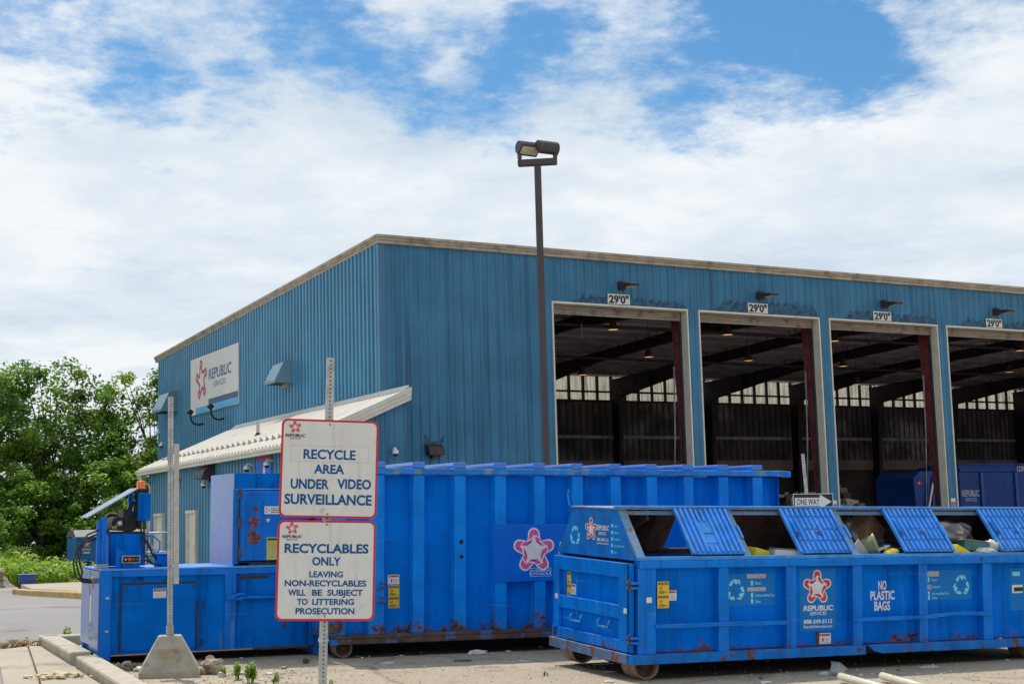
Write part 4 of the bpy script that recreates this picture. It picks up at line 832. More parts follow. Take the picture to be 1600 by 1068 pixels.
def roller(parent, x, y, r, w, m='roller_steel', name='roller'):
    mb = MB(); mb.lathe([(0, .01), (r*.95, 0), (r, .012), (r, w-.012), (r*.97, w), (r*.86, w), (r*.84, w-.10)], (x, y, r), m, 36, axis=(0, -1, 0)); o = mb.build(name, parent)
    MB().lathe([(r*.845, w-.10), (r*.3, w-.09), (r*.28, w-.03), (0, w-.03)], (x, y, r), 'rust_inside', 28, axis=(0, -1, 0)).build('hub', o); return o  # darker rust in the recess, hollow shade put into the colour
# ---------------------------------------------------------------- long blue roll-off container
CM = frame(-2.387, 18.459, .029, .383, -.016, .018)
t = thing('rolloff_container', 'tall long blue roll-off container with ribbed sides and pink star panel', 'container', CM)
CL, CW, CZ = 6.66, 2.40, 2.318
RIBS = [(-.0, .195), (.50, .70), (1.093, 1.241), (1.66, 1.815), (2.23, 2.385), (2.796, 2.945), (3.356, 3.508), (3.93, 4.083), (4.487, 4.641), (5.063, 5.212), (5.625, 5.776), (6.178, 6.337)]
mb = MB(); mb.box(.02, CL-.03, .14, .152, .28, CZ-.02, 'container_blue'); mb.box(.02, CL-.03, CW-.152, CW-.14, .28, CZ-.02, 'container_blue'); mb.box(CL-.028, CL-.015, .06, CW-.06, .28, CZ-.02, 'container_blue'); mb.box(.1, CL-.03, .155, CW-.155, .26, .285, 'rust_inside'); mb.build('body_shell', t)
for a, b in RIBS: # hat-section ribs, flared sides
    mb = MB(); mb.prism([(a-.0, .0), (b, .0), (b+.03, .1395), (a-.03, .1395)], (0, 0, .285), X_, Y_, (0, 0, CZ-.305), 'container_rib'); mb.build('side_rib', t, bev=.006)
    mb = MB(); mb.prism([(a-.03, CW-.1395), (b+.03, CW-.1395), (b, CW), (a, CW)], (0, 0, .285), X_, Y_, (0, 0, CZ-.305), 'container_rib'); mb.build('side_rib', t)
mb = MB(); mb.box(0, 6.72, -.03, .155, CZ-.008, CZ+.072, 'rim_blue'); mb.box(0, 6.72, CW-.115, CW+.03, CZ-.008, CZ+.072, 'rim_blue'); mb.build('top_rail', t, bev=.012)
MB().box(6.722, 6.80, -.035, .118, CZ-.02, CZ+.066, 'container_rib').build('rail_cap', t, bev=.012)
for a, b in [(.52, .71)]+[(p-.02, q+.0) for p, q in RIBS[2:]]:
    MB().box(a, b, -.01, CW+.01, CZ+.0735, CZ+.152, 'bow_blue').build('roof_bow', t, bev=.008)
mb = MB(); mb.box(0, CL, -.015, .139, .235, .283, 'rail_rust'); mb.box(.0, CL, -.045, .09, .172, .233, 'rail_rust'); mb.box(0, CL, CW-.09, CW+.04, .172, .28, 'rail_rust'); mb.build('base_rail', t, bev=.006)
MB().box(-.006, .10, -.049, .02, .168, .236, 'container_rib').build('rail_end', t, bev=.004)
mb = MB(); mb.box(.4, CL-.2, .75, .87, .10, .17, 'rust'); mb.box(.4, CL-.2, CW-.87, CW-.75, .10, .17, 'rust')
for i in range(9): mb.box(.3+.75*i, .36+.75*i, .1, CW-.1, .17, .262, 'rust')
mb.build('skid_beam', t)
# end door with hinges at the left end
mb = MB(); mb.box(-.05, .0, .02, CW-.02, .25, CZ, 'container_blue'); mb.box(-.09, -.051, .02, CW-.02, .27, .42, 'container_rib'); mb.box(-.09, -.051, .02, CW-.02, CZ-.16, CZ, 'container_rib'); d = mb.build('end_door', t, bev=.006)
for z in (.33, 1.2, 2.0): MB().box(-.12, .12, -.04, -.002, z, z+.10, 'rust').build('hinge', d, bev=.005)
mb = MB(); mb.tube([(-.03, -.02, .50), (.06, -.05, .50), (.13, -.05, .43), (.13, -.05, .36), (.06, -.05, .335), (.0, -.03, .335)], .014, 'rust', 8); mb.build('latch_rod', t)
for y in (.30, 2.33): roller(t, .19, y, .118, .24)
for y in (.30, 2.33): roller(t, 6.2, y, .118, .24)
# pink star plate
mb = MB(); mb.box(2.20, 4.05, -.012, -.001, .905, 1.66, 'decal_deep'); pl = mb.build('logo_plate', t, bev=.002)
mb = MB(); emblem(mb, (0, -.0135, 0), X_, Z_, 2.775, 1.305, .30, (0, -.0008, 0), 'pink', 'ink_white'); mb.build('emblem', pl, normals=False)
mb = MB(); mb.text('REPUBLIC', (0, -.0135, 0), X_, Z_, 3.13, 3.95, 1.26, 1.42, 'ink_white', .03, shear=.15); mb.text('SERVICES', (0, -.0135, 0), X_, Z_, 3.3, 3.8, 1.10, 1.20, 'ink_white', .0); mb.build('lettering', pl, normals=False)
mb = MB(); mb.box(2.715, 3.02, -.0128, -.0122, .968, 1.078, 'ink_white'); mb.box(2.720, 3.015, -.0134, -.0130, .973, 1.073, 'decal_deep'); mb.text('RECYCLE ONLY', (0, -.0142, 0), X_, Z_, 2.79, 2.945, 1.028, 1.058, 'ink_white', .02); mb.text('NO TRASH', (0, -.0142, 0), X_, Z_, 2.80, 2.93, .988, 1.012, 'ink_white', .01)
for x in (2.752, 2.982): recycle_mark(mb, (0, -.0142, 0), X_, Z_, x, 1.02, .034, (0, 0, 0), 'ink_white')
mb.build('small_decal', pl, normals=False)
mb = MB(); warning(mb, .79, .945, .90, 1.022, .1365); mb.build('warning_decal', t, normals=False); mb = MB(); caution(mb, .80, .945, .598, .89, .1365); mb.build('warning_decal', t, normals=False)
mb = MB()
for z, r in ((1.433, .03), (1.242, .026)): mb.lathe([(0, .002), (r, .002)], (1.75, .0, z), 'hole_dark', 12, axis=(0, -1, 0))
mb.build('drain_hole', t)
for z in (.67, .85): MB().tube([(.62, .0, z), (.62, -.05, z), (.69, -.06, z+.02), (.70, -.06, z+.07), (.63, -.05, z+.08)], .012, 'rust', 8).build('tarp_hook', t)
# ---------------------------------------------------------------- compactor with power unit and hopper
KM = frame(-5.088, 17.768, .085, .460, -.011, .018)
t = thing('waste_compactor', 'blue stationary compactor with tall hopper and hydraulic power unit on top', 'compactor', KM)
KL, KD, KZ = 2.72, 1.228, 1.147; F = 'compactor_blue'
mb = MB(); mb.box(.02, KL, .035, KD-.02, .114, KZ-.025, F); mb.build('body_shell', t, bev=.004)
mb = MB(); mb.box(.003, KL, -.004, KD, KZ-.024, KZ, 'lid_blue'); mb.build('top_plate', t, bev=.005)
mb = MB(); mb.box(.131, KL, -.002, .03, KZ-.10, KZ-.026, 'compactor_rib'); mb.build('top_rail', t, bev=.006)
for y in (.0, KD-.13):
    MB().box(.0, .128, y, y+.13, .0 if y else -.02, KZ-.026, 'compactor_rib').build('corner_post', t, bev=.006)
for a, b in ((1.532, 1.672), (2.64, 2.71)): MB().box(a, b, .0, .034, .114, KZ-.101, 'compactor_rib').build('rib', t, bev=.005)
MB().box(KL+.001, KL+.05, .0, KD, .0, KZ, 'compactor_rib').build('end_post', t, bev=.005)
mb = MB(); mb.box(-.022, -.001, .015, .60, .12, KZ-.03, 'compactor_end'); mb.box(-.022, -.001, .64, KD-.015, .20, KZ-.03, 'compactor_end'); mb.hexa([(-.022, .6, .2), (-.001, .6, .2), (-.001, .64, .2), (-.022, .64, .2), (-.022, .6, .80), (-.001, .6, .80), (-.001, .64, .80), (-.022, .64, .80)], 'compactor_end'); en = mb.build('end_plate', t, bev=.003)
mb = MB(); mb.poly([(-.0235, .60, .83), (-.0235, .47, .80), (-.0235, .50, .60), (-.0235, .48, .50), (-.0235, .56, .46), (-.0235, .60, .6)], 'paper'); mb.build('torn_sticker', en, normals=False)
mb = MB(); mb.text('REPUBLIC', (-.0235, .75, 0), -Y_, Z_, .10, .40, .42, .48, 'tape_grey', .02); mb.text('SERVICES', (-.0235, .75, 0), -Y_, Z_, .15, .36, .36, .40, 'tape_grey', .0); mb.text('888-249-5112', (-.0235, .75, 0), -Y_, Z_, .10, .40, .26, .30, 'tape_grey', .01); mb.build('lettering', en, normals=False)
mb = MB(); mb.box(.254, 1.165, .018, .0345, .146, .944, F); pn = mb.build('access_panel', t, bev=.006)
mb = MB(); mb.box(.232, .250, .030, .0348, .13, .93, 'grease'); mb.box(.25, 1.19, .030, .0348, .949, .972, 'grease'); mb.box(1.175, 1.196, .030, .0348, .13, .72, 'grease'); mb.build('grease_streak', t)
for x, z in ((.29, .905), (.72, .915), (1.12, .915), (.30, .18)): MB().lathe([(0, .012), (.012, .01), (.016, 0)], (x, .018, z), 'rust', 8, axis=(0, -1, 0)).build('bolt', pn)
mb = MB(); mb.box(.636, .795, .0155, .018, .779, .894, 'paper'); mb.box(.643, .788, .0145, .0154, .858, .888, 'ink_black'); mb.text('CAUTION', (0, .0138, 0), X_, Z_, .66, .77, .864, .882, 'paper', .02)
for i in range(4): mb.box(.65, .78-.02*(i % 2), .0145, .0154, .79+.015*i, .795+.015*i, 'tape_grey')
mb.build('caution_decal', pn, normals=False)
for z in (.796, .397): MB().box(.055, .10, -.010, -.001, z-.012, z+.014, 'galv').build('bolt', t, bev=.003)
mb = MB(); mb.box(.131, 1.9, -.0, .04, .100, .113, 'salmon'); mb.box(.131, KL, .04, KD, .09, .113, 'rust'); mb.build('floor_plate', t)
mb = MB(); mb.cyl((1.70, -.02, .752), (2.7, -.02, .725), .026, 'compactor_rib', 14); tb = mb.build('tie_rod', t)
mb = MB(); mb.box(1.545, 1.66, -.035, -.005, .73, .79, 'compactor_rib'); mb.tube([(1.64, -.03, .75), (1.68, -.05, .79), (1.76, -.05, .80), (1.80, -.03, .765), (1.74, -.03, .73), (1.66, -.03, .735)], .018, 'compactor_rib', 8); mb.build('turnbuckle', tb)
mb = MB(); mb.bar((2.34, .033, .62), (2.325, .033, .40), .012, .006, 'rust'); mb.box(2.30, 2.335, .028, .034, .33, .42, 'rust'); mb.build('rust_mark', t); MB().box(1.72, 2.1, .028, .034, .98, 1.02, 'grease').build('grease_streak', t)
# hopper
HX, HY0, HY1, HZ = 1.636, .03, 1.185, 2.315
mb = MB(); mb.box(HX, HX+.012, HY0+.0, HY1, KZ+.001, HZ, 'compactor_end'); hs = mb.build('hopper_side', t)
mb = MB(); mb.box(HX+.013, 2.66, HY0, HY0+.012, 2.125, HZ, F); mb.box(HX+.013, 2.66, HY1-.012, HY1, KZ+.001, HZ, F); mb.box(2.645, 2.66, HY0+.013, HY1-.013, KZ+.001, HZ, F); mb.box(HX+.013, 2.644, HY0+.013, HY1-.013, KZ+.3, KZ+.31, 'rust_inside'); mb.box(HX+.02, 2.66, HY0-.012, HY0-.001, 2.108, 2.122, 'lid_blue'); mb.build('hopper_shell', t)
MB().box(HX-.006, 1.70, HY0-.006, HY0+.02, KZ+.02, 2.107, 'compactor_rib').build('hopper_jamb', t, bev=.003)
mb = MB(); mb.box(1.715, 2.64, HY0-.012, HY0+.012, KZ+.06, 2.085, 'compactor_rib'); dr = mb.build('hopper_door', t, bev=.006)
mb = MB(); mb.box(1.80, 2.00, HY0-.019, HY0-.0125, 1.40, 1.965, 'compactor_rib'); mb.box(1.79, 1.80, HY0-.021, HY0-.0125, 1.39, 1.975, F); mb.box(2.0, 2.01, HY0-.021, HY0-.0125, 1.39, 1.975, F); mb.build('door_window_cover', dr)
rnd = random.Random(5); mb = MB()
def scar(cx, cz, rx, rz, n, sd):
    r2 = random.Random(sd); pts = []
    for i in range(n): a = 2*pi*i/n; k = .55+.5*r2.random(); pts.append((cx+cos(a)*rx*k, HY0-.0197, cz+sin(a)*rz*k))
    mb.poly(pts, 'scar_red')
scar(1.90, 1.69, .085, .09, 14, 1); scar(1.89, 1.50, .095, .12, 16, 2); scar(1.92, 1.85, .05, .05, 9, 3); mb.build('paint_scar', dr, normals=False)
mb = MB()
for z in (1.25, 1.62, 2.0): mb.box(1.695, 1.735, HY0-.022, HY0-.0125, z, z+.12, 'rust')
mb.cyl((1.707, HY0-.012, 1.2), (1.707, HY0-.012, 2.1), .010, 'steel_dark', 8); mb.build('hinge', dr)
mb = MB(); mb.box(2.035, 2.30, HY0-.0155, HY0-.0125, 1.795, 1.895, 'ink_white')
for i in range(3): mb.box(2.12, 2.28, HY0-.0165, HY0-.0158, 1.815+.022*i, 1.823+.022*i, 'ink_black')
for k in range(3): mb.lathe([(0, .0), (.011, .0)], (2.07+.022*cos(k*2.1), HY0-.0166, 1.845+.024*sin(k*2.1)), 'button_green', 8, axis=(0, -1, 0))
mb.box(2.07, 2.32, HY0-.0155, HY0-.0125, 1.215, 1.50, 'tag_lime'); mb.box(2.08, 2.31, HY0-.0165, HY0-.0158, 1.462, 1.486, 'steel_dark')
for i in range(8): mb.box(2.09, 2.29-.03*(i % 3), HY0-.0165, HY0-.0158, 1.24+.024*i, 1.245+.024*i, 'tape_grey')
mb.poly([(2.06, HY0-.0140, 1.73), (2.10, HY0-.0140, 1.74), (2.11, HY0-.0140, 1.71), (2.08, HY0-.0140, 1.69)], 'paper'); mb.build('door_decal', dr, normals=False)
MB().box(1.84, 2.6, HY0-.02, HY0-.0, KZ+.004, KZ+.03, 'grease').build('sill_gasket', t)
# power unit
p0 = .35
mb = MB(); mb.box(.0, .05, p0, p0+.05, KZ+.001, 1.735, 'compactor_rib'); mb.box(.055, .115, p0-.03, p0+.03, KZ+.001, 1.78, 'compactor_rib'); mb.box(-.01, .14, p0-.06, p0+.10, KZ, KZ+.05, 'galv'); mb.box(.45, .50, p0+.35, p0+.40, KZ+.001, 2.10, 'compactor_rib'); mb.build('roof_post', t, bev=.004)
mb = MB(); mb.hexa([(-.115, .33, 1.765), (.50, .33, 2.125), (.50, .86, 2.125), (-.115, .86, 1.765), (-.122, .33, 1.777), (.493, .33, 2.137), (.493, .86, 2.137), (-.122, .86, 1.777)], 'shed_grey'); mb.build('sloping_roof', t)
mb = MB(); mb.box(.16, .62, .42, .92, KZ+.02, 1.565, F); mb.build('oil_tank', t, bev=.01)
mb = MB(); mb.box(.17, .60, .45, .9, 1.566, 1.59, 'black_metal'); mb.cyl((.28, .46, 1.69), (.28, .85, 1.69), .085, 'black_metal', 20); mb.cyl((.44, .50, 1.70), (.44, .86, 1.70), .11, 'black_metal', 18); mb.box(.34, .40, .46, .8, 1.6, 1.87, 'black_metal'); mb.tube([(.40, .45, 1.85), (.46, .45, 1.95), (.53, .47, 1.90), (.55, .47, 1.62)], .028, 'black_metal', 8); mb.tube([(.48, .47, 1.80), (.52, .47, 1.98), (.50, .5, 2.05)], .03, 'black_metal', 8)
mb.tube([(.20+.12*cos(a), .455, 1.70+.13*sin(a)) for a in [RAD(60+i*15) for i in range(9)]], .012, 'galv', 6); mb.build('hydraulic_pump', t)
MB().lathe([(0, .05), (.036, .048), (.038, 0)], (.29, .45, 1.695), 'chrome', 16, axis=(0, -1, 0)).build('filter_cap', t); MB().lathe([(0, .06), (.015, .06), (.017, .04), (.034, .035), (.036, 0)], (.235, .45, 1.645), 'brass', 16, axis=(0, -1, 0)).build('gauge', t)
mb = MB(); mb.box(.505, .66, .36, .62, 1.725, 2.07, F); mb.build('electrical_cabinet', t, bev=.006)
mb = MB(); mb.box(.49, .64, .40, .60, 2.075, 2.125, 'black_metal'); mb.build('beacon_base', t); MB().lathe([(.062, 0), (.062, .012), (.052, .015), (.052, .085), (.046, .10), (0, .104)], (.555, .48, 2.126), 'beacon', 20).build('beacon_lamp', t)
mb = MB(); mb.hexa([(.195, .06, KZ), (.47, .06, KZ), (.47, .12, KZ), (.195, .12, KZ), (.195, .06, 1.30), (.47, .06, 1.24), (.47, .12, 1.24), (.195, .12, 1.40)], F); cb = mb.build('control_bracket', t, bev=.004)
mb = MB(); mb.box(.25, .474, .035, .058, 1.212, 1.302, 'brassbox'); mb.box(.264, .462, .031, .0345, 1.222, 1.292, 'black_metal'); mb.build('control_box', cb, bev=.003)
for x, m, r in ((.296, 'chrome', .014), (.345, 'button_red', .024), (.392, 'button_green', .014), (.437, 'button_green', .014)): MB().lathe([(0, .016), (r*.9, .014), (r, 0)], (x, .031, 1.256), m, 14, axis=(0, -1, 0)).build('button', cb)
mb = MB(); mb.box(.74, .90, .30, .50, KZ+.002, 1.30, F); mb.box(.71, .92, .28, .52, 1.301, 1.315, 'compactor_rib'); mb.build('junction_box', t, bev=.004)
mb = MB()
for k in range(3):
    o = .048*k; mb.tube([(.16, .40+o, 1.61-o*.4), (.03, .36+o, 1.62-o), (-.12, .32+o, 1.56-o), (-.24+o*.6, .30+o, 1.40), (-.285+o*.9, .30+o, 1.22), (-.25+o, .32+o, 1.05+o*.6), (-.16, .36+o, .985+o*.4), (-.01, .42+o, .965+o*.3)], .012, 'rubber', 8)
mb.build('hydraulic_hose', t); MB().box(-.035, .0, .40, .52, .90, 1.04, 'brass').build('hose_fitting', t, bev=.01)
mb = MB(); mb.tube([(.48, .10, 1.25), (.56, .12, 1.24), (.66, .2, 1.19), (.78, .26, 1.17)], .012, 'rubber', 8); mb.tube([(.58, .40, 1.72), (.60, .40, 1.5), (.70, .36, 1.3), (.78, .34, 1.19)], .014, 'rubber', 8); mb.tube([(.55, .42, 1.73), (.56, .42, 1.5), (.60, .38, 1.3), (.68, .34, 1.2)], .012, 'rubber', 8); mb.tube([(.62, .42, 1.73), (.66, .42, 1.45), (.76, .38, 1.28)], .016, 'galv', 8)
mb.build('power_cable', t); MB().tube([(.60, .40, 1.53), (.70, .40, 1.54), (.79, .40, 1.46), (.79, .40, 1.36), (.71, .38, 1.29), (.64, .36, 1.28)], .011, 'compactor_rib', 8).build('blue_hose', t)
# ---------------------------------------------------------------- near recycling bin
NM = frame(1.187, 15.953, -.087, .42, -.021, .045); NL, NW, NR = 6.30, 2.0, 1.29
t = nb = thing('recycling_bin', 'low blue roll-off recycling bin with sliding lids in front of the others', 'container', NM)
mb = MB(); mb.box(.09, NL, .10, .112, .286, 1.25, 'bin_blue'); mb.box(.09, NL, NW-.112, NW-.10, .286, 1.25, 'bin_blue'); mb.box(NL-.012, NL, .083, NW-.083, .286, 1.25, 'bin_blue'); mb.build('body_shell', t)
mb = MB(); mb.box(.10, NL-.013, .113, .117, .3, 1.24, 'rust_inside'); mb.box(.10, NL-.013, NW-.117, NW-.113, .3, 1.24, 'rust_inside'); mb.box(.10, NL-.013, .09, NW-.09, .29, .30, 'rust_inside'); mb.box(.092, .10, .09, NW-.09, .30, 1.24, 'rust_inside'); mb.build('liner', t)
NR_ = [(.092, .309), (1.117, 1.243), (2.019, 2.15), (2.948, 3.077), (3.911, 4.036), (4.889, 5.029), (5.86, 5.99)]
for a, b in NR_: MB().box(a, b, .0, .0995, .287, 1.2115, 'bin_blue_rib').build('side_rib', t, bev=.005)
mb = MB(); mb.box(.10, NL, -.025, .125, 1.212, 1.292, 'bin_blue_rib'); mb.box(.10, NL, NW-.09, NW+.025, 1.212, 1.292, 'bin_blue_rib'); mb.build('top_flange', t, bev=.008)
mb = MB(); mb.box(.08, NL, .005, .05, 1.2925, 1.338, 'rim_worn'); mb.build('rim_strip', t, bev=.006)
mb = MB(); mb.box(.0, 3.10, -.03, .068, .180, .286, 'rail_blue'); mb.prism([(3.14, .275), (3.22, .215), (3.34, .185), (NL-.08, .185), (NL, .25), (NL, .286), (3.14, .286)], (0, -.03, 0), X_, Z_, (0, .098, 0), 'rail_blue'); mb.box(.069, NL-.1, NW-.07, NW+.03, .185, .285, 'rail_blue'); mb.build('base_rail', t, bev=.006)
MB().box(-.02, .067, .069, NW+.03, .175, .286, 'rail_end').build('end_rail', t, bev=.006)
mb = MB(); mb.box(.5, NL-.3, .62, .74, .10, .18, 'rust'); mb.box(.5, NL-.3, NW-.74, NW-.62, .10, .18, 'rust')
for i in range(8): mb.box(.35+.8*i, .41+.8*i, .08, NW-.08, .182, .284, 'rust')
mb.prism([(.07, .175), (.45, .03), (.52, .03), (.14, .175)], (0, .62, 0), X_, Z_, (0, .015, 0), 'rust'); mb.prism([(.07, .175), (.45, .03), (.52, .03), (.14, .175)], (0, 1.2, 0), X_, Z_, (0, .015, 0), 'rust'); mb.build('skid_beam', t)
for x in (.24, 5.75):
    for y in (.385, 1.93): roller(t, x, y, .160, .31)
# side rail, knocked out of line at one bay
for seg in ([(.30, .585), (1.24, .588), (2.05, .580)], [(2.93, .583), (4.0, .588), (4.35, .615), (4.55, .618), (5.0, .598)]):
    mb = MB()
    for p, q in zip(seg[:-1], seg[1:]): mb.hexa([(p[0], -.022, p[1]-.02), (q[0], -.022, q[1]-.02), (q[0], -.002, q[1]-.02), (p[0], -.002, p[1]-.02), (p[0], -.022, p[1]+.02), (q[0], -.022, q[1]+.02), (q[0], -.002, q[1]+.02), (p[0], -.002, p[1]+.02)], 'bin_blue_rib')
    mb.build('side_bar', t)
# end door
mb = MB(); mb.box(.060, .078, .12, NW-.08, .30, 1.26, 'bin_blue')
for y0, y1, z0, z1 in ((.12, .30, .425, 1.10), (NW-.17, NW-.03, .30, 1.10), (.12, NW-.03, 1.102, 1.262), (.302, NW-.172, .655, .80), (.10, NW-.0, .30, .422)): mb.box(.005, .0595, y0, y1, z0, z1, 'bin_blue_rib')
mb.box(.022, .0595, .04, .098, .30, 1.26, 'bin_blue'); ed = mb.build('end_door', t, bev=.006)
for y in (1.36, .66):
    mb = MB(); mb.tube([(.058, y+.13, .60), (.02, y+.13, .61), (.0, y+.13, .57), (.0, y+.13, .53), (.0, y-.13, .53), (.0, y-.13, .57), (.02, y-.13, .61), (.058, y-.13, .60)], .012, 'rim_worn', 8); mb.build('handle', ed)
for z in (.40, .99):
    mb = MB(); mb.box(-.0, .09, -.03, .11, z, z+.028, 'bin_blue_rib'); mb.box(-.0, .09, -.03, .11, z+.05, z+.078, 'bin_blue_rib'); mb.cyl((.0, .03, z-.02), (.0, .03, z+.10), .022, 'rust', 10); mb.build('hinge', ed, bev=.003)
RZ = Matrix.Rotation(-pi/2, 4, 'Z')
mb = MB(T=RZ); caution(mb, -1.70, -1.60, .79, 1.08, .0565); mb.build('warning_decal', ed, normals=False)
mb = MB(T=RZ); warning(mb, -1.585, -1.47, .82, .94, .0565); mb.build('warning_decal', ed, normals=False)
for y, z in ((.14, .72), (1.88, .75)): MB(T=RZ).box(-y-.035, -y+.035, .0015, .0045, z, z+.055, 'ink_white').build('reflector', ed)
# hood: gables, flat top, sloping sides with openings
G = [(.0, 1.295), (NW, 1.295), (1.58, 1.842), (.482, 1.842)]
mb = MB(); mb.prism(G, (.07, 0, 0), Y_, Z_, (.012, 0, 0), 'hood_paint'); gb_ = mb.build('gable', t)
MB().prism(G, (NL-.012, 0, 0), Y_, Z_, (.012, 0, 0), 'hood_paint').build('gable', t)
mb = MB(T=RZ); yv = .0685
recycle_mark(mb, (0, yv, 0), X_, Z_, -1.52, 1.52, .115, (0, 0, 0), 'cyan_pale', 1.15); mb.build('recycling_mark', gb_, normals=False); mb = MB(T=RZ); emblem(mb, (0, yv-.0005, 0), X_, Z_, -1.10, 1.60, .135, (0, -.0006, 0), 'brand_red', 'ink_white', 1.15); mb.build('emblem', gb_, normals=False); mb = MB(T=RZ)
mb.text('REPUBLIC', (0, yv, 0), X_, Z_, -.965, -.655, 1.60, 1.655, 'ink_white', .03, shear=.12); mb.text('SERVICES', (0, yv, 0), X_, Z_, -.91, -.73, 1.545, 1.58, 'ink_white', .01); mb.text('888-249-5112', (0, yv, 0), X_, Z_, -.95, -.67, 1.475, 1.51, 'ink_white', .02); mb.text('RepublicServices.com', (0, yv, 0), X_, Z_, -.95, -.67, 1.44, 1.462, 'ink_white', .015)
mb.build('brand_lettering', gb_, normals=False); mb = MB(T=RZ)
for i, (s, w) in enumerate((('Paper', .10), ('Plastic', .12), ('Cardboard', .16), ('Aluminum/Metal Cans', .26), ('Glass', .09))):
    z = 1.645-.073*i; mb.text(s, (0, yv, 0), X_, Z_, -.545, -.545+w, z, z+.024, 'cyan_pale', .015); mb.box(-.60, -.565, yv, yv+.001, z-.008, z+.032, 'cyan_pale')
mb.build('material_list', gb_, normals=False)
mb = MB(); mb.box(.05, NL, .46, 1.60, 1.843, 1.862, 'lid_frame'); mb.box(.05, NL, .44, .52, 1.8625, 1.885, 'lid_blue'); mb.build('hood_top', t, bev=.004)
mb = MB(); mb.tube([(.055, 1.64, 1.86), (.052, 1.66, 1.90), (.05, 1.69, 1.99), (.052, 1.675, 2.05)], .007, 'rim_worn', 6); mb.build('broken_cable', t)
vS = Vector((0, .452, .507)); sl = vS.length; vS = vS/sl; nS = Vector((0, -vS.z, vS.y)); oS = Vector((0, .028, 1.335))
def on_slope(x, s, d): return Vector((x, 0, 0))+oS+vS*s+nS*d
def plate(mb, x0, x1, s0, s1, d0, d1, m):
    P = [on_slope(x, s, d) for d in (d0, d1) for x, s in ((x0, s0), (x1, s0), (x1, s1), (x0, s1))]; mb.hexa(P, m)
mb = MB()
for a, b in ((.085, .19), (1.478, 1.565), (2.962, 3.070), (4.468, 4.527), (5.952, 6.03)): plate(mb, a, b, 0, sl, -.02, .0, 'lid_frame')
plate(mb, .085, NL, sl-.06, sl, -.022, -.0205, 'lid_frame'); mb.build('hood_frame', t)
mb = MB()
for a, b in ((1.478, 1.565), (2.962, 3.070), (4.468, 4.527)): plate(mb, b-.035, b-.01, sl*.35, sl*.62, .001, .03, 'lid_blue')
mb.build('lid_guide', t)
for i, (a, b) in enumerate(((.78, 1.475), (2.215, 2.957), (3.72, 4.465), (5.20, 5.95))):
    mb = MB(); plate(mb, a, b, .015, sl-.02, .012, .022, 'lid_blue'); n = 9; w = (b-a-.10)/n
    plate(mb, a, a+.035, .015, sl-.02, .0225, .05, 'lid_blue'); plate(mb, b-.035, b, .015, sl-.02, .0225, .05, 'lid_blue')
    for k in range(n):
        xa = a+.05+k*w; 
        if i == 0 and k in (3, 4):
            for s0, s1 in ((.02, .12), (.48, sl-.03)): plate(mb, xa+w*.2, xa+w*.62, s0, s1, .0225, .047, 'lid_blue')
            continue
        P = []
        for s in (.03, sl-.03): P += [on_slope(xa+w*.08, s, .0225), on_slope(xa+w*.22, s, .058), on_slope(xa+w*.60, s, .058), on_slope(xa+w*.74, s, .0225)]
        mb.add(P, [(0, 1, 2, 3), (4, 5, 6, 7)]+[(j, j+1, j+5, j+4) for j in range(3)], 'lid_blue')
    ld = mb.build('sliding_lid', t)
    if i:
        mb = MB()
        for s in (.16, .33, .52):
            for k in range(n):
                if (k+int(s*100)) % 4 == 2 and s == .33: continue
                xa = a+.05+k*w; plate(mb, xa+w*.22, xa+w*.68, s, s+.016, .0585, .061, 'slot_dark')
        plate(mb, a+(b-a)*.47, a+(b-a)*.57, .25, .30, .0585, .062, 'slot_dark'); mb.build('slot', ld)
        for q in (a+.045, b-.075): mb = MB(); plate(mb, q, q+.03, .22, .44, .0585, .08, 'bin_blue_rib'); mb.build('handle', ld)
        MB().cyl(on_slope(a+.06, .26, .081), on_slope(a+.06, .26, .095), .02, 'rust', 10).build('bolt', ld)
    else:
        mb = MB(); plate(mb, a+.24, a+.45, .17, .45, .0225, .03, 'lid_blue'); plate(mb, a+.27, a+.42, .30, .31, .0305, .034, 'slot_dark'); mb.build('handle', ld)
# far sloping side, open at the first bay
mb = MB(); vR = Vector((0, -.42, .547)); slR = vR.length; vR = vR/slR
def rear(x0, x1, s0, s1, m):
    P = [Vector((x, NW, 1.295))+vR*s+Vector((0, d, 0)) for d in (0, -.012) for x, s in ((x0, s0), (x1, s0), (x1, s1), (x0, s1))]; mb.hexa(P, m)
rear(.085, 1.26, 0, slR, 'rust_inside'); rear(1.262, 1.53, 0, slR, 'hood_inner_lit'); rear(2.3, NL-.02, 0, slR, 'hood_inner_lit'); mb.build('hood_back', t); MB().prism(G, (NL-.02, 0, 0), Y_, Z_, (.007, 0, 0), 'rust_inside').build('liner', t)
MB().box(.20, .30, .09, 1.9, 1.30, 1.33, 'rust').build('hood_brace', t); MB().box(.4, .48, .5, 1.55, 1.80, 1.84, 'rust').build('hood_brace', t); MB().bar((.50, .55, 1.80), (.36, NW-.1, 1.30), .16, .03, 'rust_inside', (1, 0, 0)).build('hood_brace', t); MB().cyl((.3, NW-.16, 1.31), (2.0, NW-.16, 1.31), .03, 'rust', 8).build('hood_brace', t)
for x in (1.52, 3.02, 4.5): MB().bar((x, .5, 1.815), (x, 1.56, 1.815), .06, .05, 'rust_inside').build('hood_brace', t)
